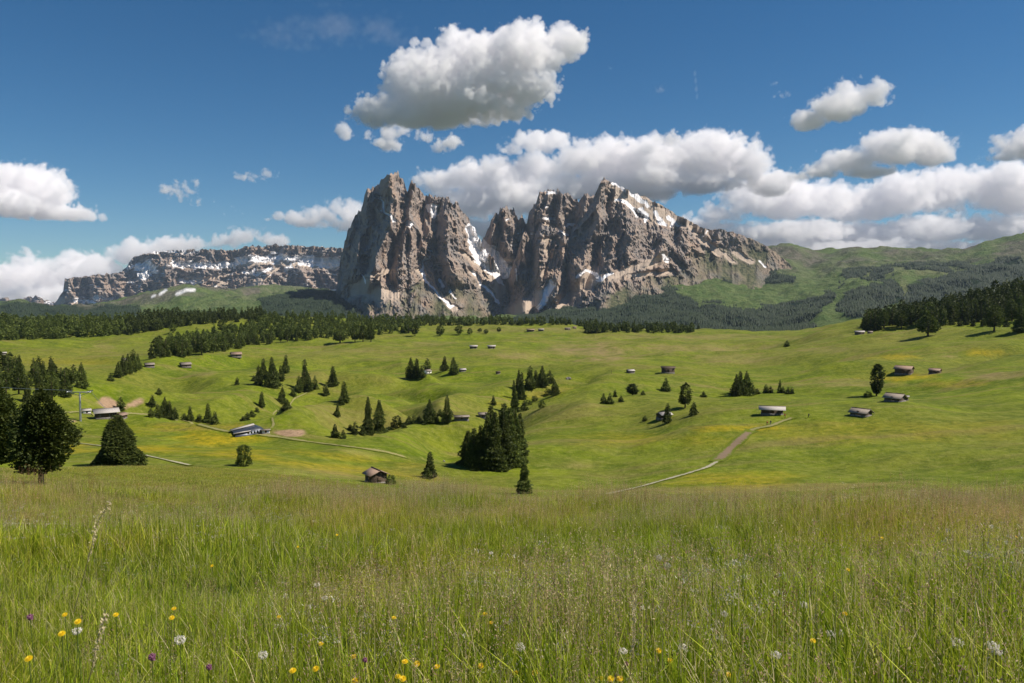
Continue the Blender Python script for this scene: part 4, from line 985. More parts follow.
def ribbon(pts, wid, mat, name='path'):
    pts = np.array(pts, float); sgm = np.hypot(*np.diff(pts, axis=0).T); L = np.concatenate([[0], np.cumsum(sgm)])
    q = np.linspace(0, L[-1], max(8, int(L[-1] / 1.5)))
    x = pchip(L, pts[:, 0][None], q)[0]; y = pchip(L, pts[:, 1][None], q)[0]
    P = hits(x, y)[:, :2]
    for _ in range(3):
        P[1:-1] = (P[:-2] + 2 * P[1:-1] + P[2:]) / 4
    T = np.gradient(P, axis=0); T /= np.linalg.norm(T, axis=1)[:, None] + 1e-9; N = np.stack([-T[:, 1], T[:, 0]], 1)
    w = wid * (1 + .18 * n2(np.arange(len(P)) / 6.0, np.full(len(P), wid)))
    k = np.linspace(-1, 1, 7)
    X = P[:, None, 0] + N[:, None, 0] * k * w[:, None] / 2; Y = P[:, None, 1] + N[:, None, 1] * k * w[:, None] / 2
    d = np.hypot(X, Y); Z = tz(X, Y) + 0.10 + d * 0.0004
    o = mesh_np(name, np.stack([X, Y, Z], -1).reshape(-1, 3), grid_faces(len(P), 7), mat, smooth=True, attrs={'edge': np.maximum(np.broadcast_to(np.abs(k), X.shape), 1 - np.clip(np.minimum(np.arange(len(P)), len(P) - 1 - np.arange(len(P))) / 5.0, 0, 1)[:, None])})
    tag(o, kind='structure')
ribbon([(604, 495), (640, 487), (665, 480), (690, 473), (708, 467), (719, 460.5)], 2.0, M_GRAVEL)
ribbon([(716, 462), (724, 455), (732, 447), (739, 441), (746, 434.5), (752, 431)], 5.0, M_EARTH)
ribbon([(748, 432), (757, 428.5), (769, 426.5), (781, 422), (794, 417.5)], 3.0, M_TRACK)
ribbon([(66, 442), (100, 446), (125, 450), (143, 455), (165, 460), (192, 466)], 1.6, M_GRAVEL)
ribbon([(122, 413), (150, 415), (180, 420), (230, 432), (270, 436), (310, 442), (350, 447), (385, 452), (408, 458)], 2.6, M_TRACK)
ribbon([(60, 413), (80, 412), (100, 416)], 3, M_TRACK)
ribbon([(320, 385), (305, 394), (293, 400), (290, 405), (276, 411), (271, 417), (274, 424), (270, 431)], 1.8, M_TRACK)

# ------------------------------------------------------------------ huts
def wood_mat(name, c1, c2, log=0.28):
    m, t = nmat(name); b = NB(t)
    O = b.n('ShaderNodeTexCoord').outputs['Object']
    sp = b.n('ShaderNodeSeparateXYZ', {0: O})
    w = b.math('ABSOLUTE', b.math('SINE', b.math('MULTIPLY', sp.outputs[2], math.pi / log)))
    st = b.n('ShaderNodeMapping', {'Scale': (0.5, 0.5, 8)}); t.links.new(O, st.inputs[0])
    f = b.noise(1.5, 5, st.outputs[0], 0.7)
    c = b.mix(f, c1, c2); c = b.mix(b.ramp(w, 0.25, 0.0), c, tuple(x * .35 for x in c1))
    p = b.n('ShaderNodeBsdfPrincipled', {'Base Color': c, 'Roughness': 0.85})
    t.links.new(b.n('ShaderNodeBump', {'Strength': 0.8, 'Distance': 0.08, 'Height': b.math('ADD', w, b.math('MULTIPLY', f, .3))}).outputs[0], p.inputs['Normal'])
    b.n('ShaderNodeOutputMaterial', {0: p.outputs[0]}); return m
M_LOG = wood_mat('dark_logs', (0.055, 0.038, 0.026), (0.115, 0.078, 0.05))
M_LOGL = wood_mat('weathered_logs', (0.14, 0.105, 0.075), (0.24, 0.185, 0.13))
def roof_mat(name, c1, c2):
    m, t = nmat(name); b = NB(t)
    O = b.n('ShaderNodeTexCoord').outputs['Object']
    mp = b.n('ShaderNodeMapping', {'Scale': (1.6, .8, .8)}); t.links.new(O, mp.inputs[0])
    br = b.n('ShaderNodeTexBrick', {'Color1': (*c1, 1), 'Color2': (*c2, 1), 'Mortar': (*[x * .45 for x in c1], 1), 'Scale': 1.6, 'Mortar Size': 0.03}); t.links.new(mp.outputs[0], br.inputs[0])
    f = b.noise(1.2, 5, O, .7)
    c = b.mix(b.math('MULTIPLY', f, .6), br.outputs[0], c2)
    p = b.n('ShaderNodeBsdfPrincipled', {'Base Color': c, 'Roughness': 0.8}); b.n('ShaderNodeOutputMaterial', {0: p.outputs[0]}); return m
M_RG = roof_mat('grey_shingles', (0.21, 0.175, 0.14), (0.30, 0.25, 0.205))
M_RB = roof_mat('brown_shingles', (0.25, 0.165, 0.115), (0.34, 0.235, 0.17))
M_RW = roof_mat('pale_shingles', (0.36, 0.33, 0.30), (0.50, 0.46, 0.42))
M_STONE = simple_mat('stone', (0.17, 0.155, 0.14), .9, .35, 3, .6)
M_DOOR = wood_mat('door_planks', (0.06, 0.035, 0.02), (0.1, 0.06, 0.035), .6)
M_GLASS = simple_mat('window_glass', (0.03, 0.04, 0.05), .08, .1, 1, spec=.8)
M_PLASTER = simple_mat('white_plaster', (0.72, 0.70, 0.66), .9, .06, 2)
M_STEEL = simple_mat('galvanised_steel', (0.42, 0.44, 0.46), .4, .12, 2, metal=.7)
M_SLATE = simple_mat('dark_metal_sheet', (0.05, 0.058, 0.075), .35, .15, .7, metal=.3)

def box_geo(x0, x1, y0, y1, z0, z1):
    co = [(x, y, z) for z in (z0, z1) for (x, y) in ((x0, y0), (x1, y0), (x1, y1), (x0, y1))]
    return np.array(co, float), np.array([(0, 3, 2, 1), (4, 5, 6, 7), (0, 1, 5, 4), (1, 2, 6, 5), (2, 3, 7, 6), (3, 0, 4, 7)])
def join(*gs):
    co = []; fs = []; o = 0
    for c, f in gs: co.append(c); fs.append(f + o); o += len(c)
    return np.concatenate(co), np.concatenate(fs)
def slab(a, b, c, d, th):                        # roof slab from its four upper corners, thickness downwards
    u = np.array([a, b, c, d], float); l = u - np.array([0, 0, th])
    return np.concatenate([l, u]), np.array([(3, 2, 1, 0), (4, 5, 6, 7), (0, 1, 5, 4), (1, 2, 6, 5), (2, 3, 7, 6), (3, 0, 4, 7)])
def add_box(name, b, mat, parent): return mesh_np(name, *box_geo(*b), mat, parent=parent)
def hut(px, py, wpx, label, cat='hut', name='hay_hut', rz=0.0, depth=.75, wall=2.3, rise=1.5, over=.55, roof=None, logs=None, windows=0, group=None, chimney=False, P=None, side='front', plinth=True, size=None):
    if P is None: P = hits([px], [py])[0]
    d = math.hypot(P[0], P[1]); L = (size or wpx * d / F) / (abs(math.cos(rz)) + depth * abs(math.sin(rz)))
    Wd = L * depth; k = max(.8, min(1.6, L / 7.5)); wall *= k; rise *= k * depth / .75; over *= k
    e = bpy.data.objects.new(name, None); COL.objects.link(e); e.location = (P[0], P[1], P[2] + .1); e.rotation_euler = (0, 0, rz - math.atan2(P[0], P[1])); e.empty_display_size = .2
    x, y = L / 2 - over * .6, Wd / 2 - over * .6; r = y * .50 * rise / 1.5 * (.75 / depth) ** .3; r = r / k
    co = np.array([(-x, -y, -.9), (x, -y, -.9), (x, y, -.9), (-x, y, -.9), (-x, -y, wall), (x, -y, wall), (x, y, wall), (-x, y, wall), (-x, 0, wall + r), (x, 0, wall + r)])
    tri = np.array([(1, 5, 9, 6), (0, 3, 7, 4)])
    wl = mesh_np('wall', co, [np.array([(0, 1, 5, 4), (2, 3, 7, 6), (1, 2, 6, 5), (3, 0, 4, 7), (4, 5, 9, 8), (6, 7, 8, 9)]), np.array([(5, 6, 9), (7, 4, 8)])], logs or M_LOG, parent=e)
    if plinth: mesh_np('plinth', *box_geo(-x - .12, x + .12, -y - .12, y + .12, -1.0, .42 * k), M_STONE, parent=e)
    sl = r / y; X = L / 2 + over * .4; Y = Wd / 2 + over * .5; zt = wall + r + .10; ze = zt - sl * Y
    rf = mesh_np('roof', *join(slab((-X, -Y, ze), (X, -Y, ze), (X, 0, zt), (-X, 0, zt), .16), slab((-X, .003, zt), (X, .003, zt), (X, Y, ze), (-X, Y, ze), .16)), roof or M_RG, parent=e)
    add_box('ridge_board', (-X - .02, X + .02, -.14, .14, zt + .004, zt + .09), M_LOG, rf)
    if side == 'front': dr = add_box('door', (-.55 * k, .55 * k, -y - .08, -y - .003, .42 * k, 2.05 * k), M_DOOR, e)
    else: dr = add_box('door', (x + .003, x + .08, -.6 * k, .6 * k, .42 * k, 2.05 * k), M_DOOR, e)
    for i in range(windows):
        wx = (-.5 + (i + .5) / windows) * 2 * x * .86
        if abs(wx) < .9 * k: wx += 1.3 * k
        w_ = add_box('window', (wx - .42, wx + .42, -y - .06, -y - .003, 1.1, 1.9), M_RW, e)
        add_box('pane', (wx - .34, wx + .34, -y - .075, -y - .062, 1.18, 1.82), M_GLASS, w_)
    if chimney: add_box('chimney', (x * .4, x * .4 + .6, y * .3, y * .3 + .6, zt - sl * y * .3 - .3, zt + .7), M_STONE, rf)
    return tag(e, label, cat, group)

hut(376, 482.5, 25, 'brown-roofed log barn just below the near meadow, nearest of all the huts', 'barn', 'log_barn', rz=-1.15, depth=1.0, wall=2.9, rise=1.1, roof=M_RB, side='side', over=.7)
hut(772, 414.5, 23, 'long barn with a pale roof at the top of the footpath', 'barn', 'barn', rz=.04, depth=.42, wall=2.0, rise=2.3, roof=M_RW, over=.8)
hut(861, 415.5, 21, 'grey-roofed barn lowest of the huts on the right meadow', 'barn', 'barn', rz=-.5, depth=.75, wall=1.5, rise=1.6, roof=M_RG, over=.7)
hut(895, 401, 20, 'dark barn just right of the tall columnar tree', 'barn', 'barn', rz=-.45, depth=.8, wall=1.7, rise=1.6, roof=M_RG, over=.7)
hut(906.5, 400.5, 4, 'tiny pale shed at the right end of the dark barn', 'shed', 'shed', roof=M_RW)
hut(904, 374, 17, 'hay barn with a sunlit tan roof above the yellow flower patch', 'barn', 'barn', rz=-.3, depth=.7, wall=2.6, rise=1.6, roof=M_RB)
hut(935, 373.5, 11, 'small tan-roofed hut right of the sunlit barn', rz=-.3, roof=M_RB)
hut(859.5, 334.5, 9, 'pale-roofed hut at the left end of the right forest', rz=.2, roof=M_RW, depth=.6)
hut(870, 333.5, 5, 'low shed close to the left end of the right forest', 'shed', 'shed', rz=.3)
hut(630.5, 373, 9, 'pale-roofed hut left of the dark far barn', rz=.5, roof=M_RW)
hut(668, 373, 14, 'dark weathered far barn above the full dark pine', 'barn', 'barn', rz=.1, depth=.6, wall=3.0, rise=1.1, roof=M_LOG)
hut(664, 418.5, 17, 'white-roofed hut half hidden by a dark spruce', rz=.7, roof=M_RW, depth=.7)
hut(461.5, 420, 16, 'long low grey barn right of the tall valley spruces', 'barn', 'barn', rz=.15, depth=.5, wall=1.8, rise=1.2, roof=M_RG, logs=M_LOGL)
hut(482.5, 417.5, 9, 'grey hut partly hidden behind the big valley clump', rz=.1, roof=M_RG, logs=M_LOGL)
hut(427.5, 373.5, 9, 'small white-walled hut among four spruces', rz=.9, roof=M_RG, logs=M_PLASTER, wall=2.8, windows=1)
hut(462.5, 371.5, 8, 'far hut with a pale roof beside two round trees', rz=.4, roof=M_RW, logs=M_LOGL)
hut(473.5, 348.5, 8, 'left one of two pale-roofed huts on the back meadow', rz=.0, roof=M_RW, depth=.6)
hut(491.5, 348.5, 8, 'right one of two pale-roofed huts on the back meadow', rz=.0, roof=M_RW, depth=.6)
hut(498, 374, 5, 'tiny dark hut alone in mid meadow', rz=.6, roof=M_LOG)
hut(149.5, 367, 9, 'left one of two grey hay huts on the hillside', rz=.2, roof=M_RG)
hut(185.5, 367, 11, 'right one of two grey hay huts on the hillside', rz=.35, roof=M_RG)
hut(236, 357, 11, 'brownish hut at the lower edge of the left forest', rz=.2, roof=M_RB, logs=M_LOGL)
hut(125, 361, 6, 'hut half hidden behind small spruces at left', rz=.3, roof=M_RG)
hut(4, 354.5, 4, 'tiny pale hut at the left edge of the picture', roof=M_RW)
hut(530.5, 331.5, 8, 'low brown hut on the plateau rim, left one of a touching pair', rz=.1, roof=M_RB, depth=.5, group='huts on the plateau rim')
hut(541, 331, 6, 'pale low hut on the plateau rim, right one of a touching pair', rz=.1, roof=M_RW, depth=.5, group='huts on the plateau rim')
hut(567.5, 330, 6, 'small dark hut before the strip forest, left of another', roof=M_RG, depth=.5, group='huts on the plateau rim')
hut(574.5, 328.5, 4, 'tiny dark hut rightmost on the plateau rim', roof=M_RB, group='huts on the plateau rim')

# lift station, pylon and cables at left
hut(106, 418, 21, 'lift station building with a light grey gable roof', 'lift station', 'lift_station', rz=.15, depth=.6, wall=2.4, rise=1.7, roof=M_RW, logs=M_LOG, windows=4, over=.8)
hut(121.5, 418.5, 11, 'brown-roofed annex at the right end of the lift station', 'annex', 'annex', rz=.9, depth=.8, roof=M_RB)
hut(86.5, 413.5, 8, 'small white service hut between pylon and lift station', 'hut', 'service_hut', rz=.2, roof=M_RW, logs=M_PLASTER, windows=1)

def tube(pts, r, seg=6):
    pts = np.array(pts, float); n = len(pts); T = np.gradient(pts, axis=0); T /= np.linalg.norm(T, axis=1)[:, None]
    up = np.where(np.abs(T[:, 2:3]) > .9, [[1., 0, 0]], [[0, 0, 1.]]); A = np.cross(T, up); A /= np.linalg.norm(A, axis=1)[:, None]; B = np.cross(T, A)
    a = np.linspace(0, 2 * np.pi, seg, endpoint=False); rr = np.broadcast_to(np.asarray(r, float), (n,))[:, None, None]
    co = pts[:, None] + rr * (np.cos(a)[None, :, None] * A[:, None] + np.sin(a)[None, :, None] * B[:, None])
    fs = [(i * seg + s, i * seg + (s + 1) % seg, (i + 1) * seg + (s + 1) % seg, (i + 1) * seg + s) for i in range(n - 1) for s in range(seg)]
    return co.reshape(-1, 3), np.array(fs)
Pp = hits([80.5], [421])[0]; dP = math.hypot(Pp[0], Pp[1]); hp = 26 * dP / F
e = bpy.data.objects.new('lift_pylon', None); COL.objects.link(e); e.location = Pp; e.empty_display_size = .2
tag(e, 'grey steel T-shaped lift pylon beside the lift station', 'pylon')
mesh_np('pole', *tube([(0, 0, -.5), (0, 0, hp * .5), (0, 0, hp)], [.55, .45, .38], 10), M_STEEL, parent=e, smooth=True)
mesh_np('cross_arm', *join(box_geo(-5.0, 5.0, -.2, .2, hp - .45, hp - .02), tube([(-4.6, 0, hp - .3), (0, 0, hp - 1.9)], .13), tube([(4.6, 0, hp - .3), (0, 0, hp - 1.9)], .13)), M_STEEL, parent=e)
for s_ in (-1, 1):
    sh = mesh_np('sheave_beam', *box_geo(s_ * 4.7 - .12, s_ * 4.7 + .12, -2.4, 2.4, hp - .02, hp + .22), M_STEEL, parent=e)
    for w_ in (-2, -.7, .7, 2):
        mesh_np('sheave', *tube([(s_ * 4.7 - .16, w_, hp + .33), (s_ * 4.7, w_, hp + .33), (s_ * 4.7 + .16, w_, hp + .33)], .3, 10), M_SLATE, parent=sh)
mesh_np('ladder', *join(*([box_geo(.42, .48, -.65, -.6, .5, hp - 1), box_geo(.42, .48, -.25, -.2, .5, hp - 1)] + [box_geo(.42, .48, -.6, -.25, z, z + .05) for z in np.arange(1, hp - 1, .6)])), M_STEEL, parent=e)
e2 = hits([106], [417])[0]
for s_, lb in ((-4.7, 'upper left-hand haul cable running from the pylon out of the picture'), (4.7, 'right-hand haul cable running from the pylon to the lift station')):
    a = Pp + np.array([s_, 0, hp + .66])
    if s_ < 0: q = Pp + np.array([-150., 40, hp + 8])
    else: q = np.array([e2[0], e2[1], e2[2] + 4.0])
    t = np.linspace(0, 1, 24)[:, None]; pts = a + (q - a) * t; pts[:, 2] -= (t[:, 0] * (1 - t[:, 0])) * np.linalg.norm(q - a) * .06
    tag(mesh_np('lift_cable', *tube(pts, .09), M_STEEL), lb, 'cable')

# modern lift building with a slanted roof
P_ = hits([249], [433])[0]; d_ = math.hypot(P_[0], P_[1]); L_ = 28 * d_ / F
e = bpy.data.objects.new('modern_building', None); COL.objects.link(e); e.location = P_; e.rotation_euler = (0, 0, .22 - math.atan2(P_[0], P_[1])); e.empty_display_size = .2
tag(e, 'low modern lift building with a wedge-shaped dark roof and pale rim', 'building')
h_ = 7.0 * d_ / F
co = np.array([(-L_ / 2, -3, -1.5), (L_ / 2, -3, -1.5), (L_ / 2, 5, -1.5), (-L_ / 2, 5, -1.5), (-L_ / 2, -3, .5), (L_ / 2 * .5, -3, h_ * .72), (L_ / 2, -3, h_ * .35), (L_ / 2, 5, h_ * .5), (L_ / 2 * .5, 5, h_ * .95), (-L_ / 2, 5, .8)])
mesh_np('wall', co, [np.array([(5, 6, 7, 8), (4, 5, 8, 9), (1, 2, 7, 6)]), np.array([(0, 1, 6, 5, 4), (2, 3, 9, 8, 7)])], M_SLATE, parent=e)
mesh_np('roof', *join(slab((-L_ / 2 - .5, 3.2, 1.3), (L_ * .25, 3.2, h_ * 1.0), (L_ * .25, 5.6, h_ * 1.02), (-L_ / 2 - .5, 5.6, 1.3), .35), slab((-L_ / 2 - .8, -3.4, .85), (L_ * .0, -3.4, h_ * .5), (L_ * .0, -2.2, h_ * .5), (-L_ / 2 - .8, -2.2, .85), .3)), M_RW, parent=e)
for i in range(5):
    xx = -L_ * .1 + i * L_ * .1
    add_box('window', (xx, xx + L_ * .07, -3.06, -3.003, .2, 1.4), M_GLASS, e)
hut(265.5, 433.5, 9, 'small pale box at the right end of the modern lift building', 'annex', 'annex', rz=.2, roof=M_RG, logs=M_PLASTER, wall=2.0, rise=.5, depth=.6)

# ------------------------------------------------------------------ people on the footpath and small marks
M_SKIN = simple_mat('skin', (0.45, 0.28, 0.2), .6, .05)
def person(px, py, label, shirt, trousers, ang, stride=.28):
    P = hits([px], [py])[0]
    e = bpy.data.objects.new('person', None); COL.objects.link(e); e.location = P; e.rotation_euler = (0, 0, ang); e.empty_display_size = .1
    # one continuous body lofted from rings: legs, torso, arms and head merged in one mesh
    parts = [tube([(-.1, stride, .03), (-.1, stride - .02, .1), (-.09, stride * .5, .48), (-.08, 0, .88)], [.05, .05, .065, .085], 8), tube([(.1, -stride, .03), (.1, -stride, .1), (.09, -stride * .3, .48), (.08, 0, .88)], [.05, .05, .065, .085], 8),
             tube([(0, 0, .84), (0, 0, .98), (0, .01, 1.2), (0, 0, 1.4), (0, 0, 1.47), (0, .01, 1.55)], [.13, .15, .17, .17, .07, .055], 10),
             tube([(-.18, 0, 1.4), (-.25, -.05, 1.12), (-.23, .12, .9), (-.23, .16, .82)], [.06, .048, .035, .03], 6), tube([(.18, 0, 1.4), (.25, .05, 1.12), (.23, -.08, .9), (.23, -.1, .82)], [.06, .048, .035, .03], 6),
             tube([(0, .01, 1.5), (0, .01, 1.54), (0, .02, 1.6), (0, .02, 1.68), (0, .01, 1.74), (0, .01, 1.76)], [.04, .075, .095, .1, .07, .01], 10)]
    co, fs = join(*parts)
    c = co[fs].mean(1)[:, 2]
    mi = np.where(c < .92, 1, np.where((c > 1.5), 0, 2)); mi[(np.abs(co[fs].mean(1)[:, 0]) > .2) & (c < .95)] = 0
    b_ = mesh_np('body', co, fs, [M_SKIN, trousers, shirt], parent=e, smooth=True, mat_idx=mi)
    mesh_np('backpack', *box_geo(-.15, .15, -.34, -.15, 1.0, 1.42), shirt, parent=e)
    mesh_np('hair', *tube([(0, -.02, 1.62), (0, -.01, 1.7), (0, 0, 1.77), (0, 0, 1.79)], [.1, .108, .08, .01], 10), M_LOG, parent=e)
    tag(e, label, 'person')
M_RED = simple_mat('red_cloth', (0.42, 0.07, 0.05), .8, .1); M_DARK = simple_mat('dark_cloth', (0.035, 0.035, 0.05), .8, .1); M_BLUE = simple_mat('blue_cloth', (0.05, 0.09, 0.22), .8, .1)
person(767, 425.5, 'walker in a reddish top, left one of two on the footpath', M_RED, M_DARK, 1.8)
person(770.5, 425, 'walker in a dark top close beside the one in red', M_DARK, M_BLUE, 1.8)
person(785, 418, 'walker in red near the upper end of the footpath', M_RED, M_DARK, -1.2)
person(808.5, 418, 'walker in dark clothes alone on the grass past the path', M_DARK, M_DARK, 1.4)
for (px, py, w, lb) in ((444, 461.5, 3.2, 'small grey boulder on the slope left of the big clump'), (568, 379, 5, 'low dark rock hump right of the ragged grove')):
    P = hits([px], [py])[0]; r_ = w * math.hypot(P[0], P[1]) / F / 2
    th, ph = np.meshgrid(np.linspace(0, 2 * np.pi, 16), np.linspace(0.02, np.pi - .02, 10), indexing='ij')
    rr = r_ * (1 + .18 * n2(np.cos(th) * np.sin(ph) + px, np.cos(ph) + np.sin(th)))
    tag(mesh_np('boulder', np.stack([rr * np.cos(th) * np.sin(ph) + P[0], rr * np.sin(th) * np.sin(ph) + P[1], rr * .7 * np.cos(ph) + P[2]], -1).reshape(-1, 3), grid_faces(16, 10), M_STONE), lb, 'boulder')
P = hits([611.5], [373.5])[0]
tag(mesh_np('post', *tube([(P[0], P[1], P[2] - .3), (P[0], P[1], P[2] + 1.2), (P[0], P[1], P[2] + 2.3)], .12), M_LOG), 'thin wooden post standing left of the pale-roofed hut', 'post')
print('huts', round(time.time() - _t0, 1))

# ------------------------------------------------------------------ foreground meadow
def grass_mat():
    m, t = nmat('grass'); b = NB(t)
    P = b.n('ShaderNodeNewGeometry').outputs['Position']
    oi = b.n('ShaderNodeObjectInfo').outputs['Random']
    c = b.attr('gc', 0)
    f = b.noise(0.22, 4, P, .6)
    c = b.mix(b.math('MULTIPLY', b.ramp(f, .42, .66), .45), c, b.mix(1.0, c, (1.35, 1.05, .75), 'MULTIPLY'))
    v = b.math('ADD', b.math('MULTIPLY', oi, .7), .65)
    c = b.mix(1.0, c, b.n('ShaderNodeCombineColor', {0: v, 1: v, 2: v}).outputs[0], 'MULTIPLY')
    p = b.n('ShaderNodeBsdfPrincipled', {'Base Color': c, 'Roughness': .6, 'Specular IOR Level': .22})
    tr = b.n('ShaderNodeBsdfTranslucent', {'Color': c})
    b.n('ShaderNodeOutputMaterial', {0: b.n('ShaderNodeMixShader', {0: .45, 1: p.outputs[0], 2: tr.outputs[0]}).outputs[0]}); return m
M_GRASS = grass_mat()
def blades(r, n, spread, h, w, cols, bend=.35, cvar=.2):
    """n curved tapering blades; returns co, faces(quads), colours"""
    a = r.uniform(0, 6.28, n); rad = spread * np.sqrt(r.uniform(0, 1, n)); bx, by = rad * np.cos(a), rad * np.sin(a)
    H = r.uniform(h[0], h[1], n); W_ = r.uniform(w[0], w[1], n) / 2; b = r.normal(0, bend, n) * H; ang = r.uniform(0, 6.28, n)
    fa = r.uniform(0, 6.28, n)
    ts = np.array([0, .4, .75, 1.0]); ww = np.array([.9, 1, .65, .06])
    t = ts[None, :]
    cx = bx[:, None] + np.cos(ang)[:, None] * b[:, None] * t ** 2; cy = by[:, None] + np.sin(ang)[:, None] * b[:, None] * t ** 2
    z = H[:, None] * t * (1 - .25 * (np.abs(b) / H)[:, None] * t)
    dx = np.cos(fa)[:, None] * W_[:, None] * ww; dy = np.sin(fa)[:, None] * W_[:, None] * ww
    co = np.stack([np.stack([cx - dx, cy - dy, z], -1), np.stack([cx + dx, cy + dy, z], -1)], 2).reshape(n, 8, 3)
    i = np.arange(n)[:, None] * 8
    fs = np.concatenate([i + [[2 * k, 2 * k + 1, 2 * k + 3, 2 * k + 2]] for k in range(3)])
    base = np.array(cols)[r.integers(0, len(cols), n)] * r.uniform(1 - cvar, 1 + cvar, (n, 1))
    cc = np.repeat(base[:, None, :], 8, 1)
    top = np.stack([cx[:, -1], cy[:, -1], z[:, -1]], 1)
    return co.reshape(-1, 3), fs, cc.reshape(-1, 3), top, np.stack([cx[:, -1] - cx[:, -2], cy[:, -1] - cy[:, -2], z[:, -1] - z[:, -2]], 1)
def flakes(r, C, size, cols, per, ext):
    """small leaf-like flakes round the points C, spread by ext (vector half-size)"""
    n = len(C) * per; P = np.repeat(C, per, 0) + r.normal(0, 1, (n, 3)) * ext
    u = r.normal(0, 1, (n, 3)); u[:, 2] += 1.6; u /= np.linalg.norm(u, axis=1)[:, None]; v = np.cross(u, r.normal(0, 1, (n, 3))); v /= np.linalg.norm(v, axis=1)[:, None]
    s = size * r.uniform(.6, 1.4, (n, 1))
    co = np.stack([P - u * s, P + v * s * .35, P + u * s, P - v * s * .35], 1).reshape(-1, 3)
    fs = np.arange(n)[:, None] * 4 + np.array([[0, 1, 2, 3]])
    base = np.array(cols)[np.repeat(r.integers(0, len(cols), len(C)), per)] * r.uniform(.75, 1.25, (n, 1))
    return co, fs, np.repeat(base, 4, 0)
def panicle(r, top, dirs, L, k, size, cols, thick=.012):
    dirs = dirs / np.linalg.norm(dirs, axis=1)[:, None]
    C = np.concatenate([top - dirs * L * q for q in np.linspace(0, 1, k)])
    co, fs, cc = flakes(r, C, size, cols, 3, np.array([thick, thick, L / k * .4]))
    return co, fs, cc
def gjoin(*gs):
    co = []; fs = []; cc = []; o = 0
    for g in gs: co.append(g[0]); fs.append(g[1] + o); cc.append(g[2]); o += len(g[0])
    return np.concatenate(co), np.concatenate(fs), np.concatenate(cc)
G1 = [(.27, .35, .018), (.38, .43, .038), (.20, .30, .016), (.48, .48, .085), (.31, .39, .02)]
G2 = [(.28, .33, .035), (.40, .39, .07), (.52, .44, .16), (.24, .32, .025)]
SEED = [(.46, .33, .20), (.55, .43, .26), (.36, .22, .14), (.46, .27, .20), (.62, .53, .33)]
STRAW = [(.56, .48, .25), (.66, .57, .33)]
def tuft(kind, seed):
    r = np.random.default_rng(seed)
    if kind == 'green': g = gjoin(blades(r, 30, .17, (.18, .46), (.005, .012), G1, .38)[:3], blades(r, 4, .17, (.25, .5), (.003, .005), STRAW, .4)[:3])
    elif kind == 'seed':
        b_ = blades(r, 9, .16, (.42, .68), (.0022, .0034), G2, .16); g = gjoin(b_[:3], panicle(r, b_[3], b_[4], .10, 6, .0048, SEED, .005), blades(r, 14, .16, (.2, .42), (.004, .008), G1, .3)[:3])
    elif kind == 'plume':
        b_ = blades(r, 6, .15, (.5, .78), (.0022, .0034), G2, .2); g = gjoin(b_[:3], panicle(r, b_[3], b_[4], .15, 8, .005, SEED[:2] + STRAW, .011), blades(r, 12, .16, (.2, .4), (.004, .008), G1, .3)[:3])
    elif kind == 'herb':
        g = gjoin(blades(r, 16, .12, (.10, .26), (.018, .04), [(.06, .115, .02), (.085, .15, .028)], .5)[:3], blades(r, 14, .16, (.2, .42), (.004, .008), G1, .3)[:3])
    elif kind == 'white':
        b_ = blades(r, 4, .12, (.35, .55), (.003, .004), G1, .15); C = b_[3]
        g = gjoin(b_[:3], flakes(r, C, .006, [(.55, .52, .40), (.45, .40, .32)], 12, np.array([.018, .018, .004])), blades(r, 18, .16, (.2, .42), (.004, .008), G1, .3)[:3])
    elif kind == 'sorrel':
        b_ = blades(r, 3, .1, (.5, .72), (.003, .004), [(.22, .12, .05)], .1); g = gjoin(b_[:3], panicle(r, b_[3], b_[4], .20, 9, .006, [(.30, .12, .07), (.24, .10, .06)], .012), blades(r, 16, .16, (.2, .42), (.004, .008), G1, .3)[:3])
    else:  # patch: wider, for the meadow farther off
        b_ = blades(r, 8, .5, (.16, .28), (.006, .009), G2, .16); g = gjoin(blades(r, 90, .55, (.07, .19), (.009, .018), G1 + G2, .4)[:3], b_[:3], panicle(r, b_[3], b_[4], .06, 2, .010, SEED + G2, .012))
    co, fs, cc = g
    return mesh_np('grass_tuft', co, fs, M_GRASS, cols={'gc': cc}, link=False)
KINDS = ['green', 'green', 'green', 'seed', 'seed', 'plume', 'herb', 'white', 'sorrel', 'patch', 'patch']
TUFTS = [tuft(k, 100 + i) for i, k in enumerate(KINDS)]
def scatter(n, d0, d1, px0, px1, kinds, seed, smin=.8, smax=1.2):
    r = np.random.default_rng(seed); d = np.sqrt(r.uniform(d0 ** 2, d1 ** 2, n)); az = np.arctan((r.uniform(px0, px1, n) - 512) / F)
    return np.stack([np.sin(az) * d, np.cos(az) * d], 1), np.array(kinds)[r.integers(0, len(kinds), n)], r.uniform(smin, smax, n), r.uniform(0, 6.28, n)
near = [0, 0, 1, 1, 2, 2, 0, 1, 2, 2, 0, 1, 2, 3, 5, 6, 6, 7, 0, 1, 4]
mid = [0, 1, 2, 0, 1, 2, 3, 4, 3, 4, 5, 6, 8, 0]
ss = [scatter(11500, 2.6, 8, -640, 1660, [0, 0, 1, 1, 2, 2, 0, 1, 2, 0, 1, 3, 4, 6, 2, 5], 1), scatter(35000, 8, 22, -600, 1620, near, 2), scatter(12500, 13, 30, -520, 1560, mid, 3, .8, 1.05), scatter(800, 5, 26, -500, 1500, [7, 8, 8], 13), scatter(900, .9, 2.6, -900, 1900, [0, 1, 2, 6], 21, .6, .9),
      scatter(36000, 30, 155, -330, 400, [9, 10], 4, .7, 1.1), scatter(4500, 22, 60, 380, 700, [9, 10], 5, .8, 1.2), scatter(5200, 20, 36, -560, 1600, [9, 10, 9, 10, 3], 6), scatter(9000, 34, 75, 690, 1600, [9, 10], 7, .8, 1.2)]
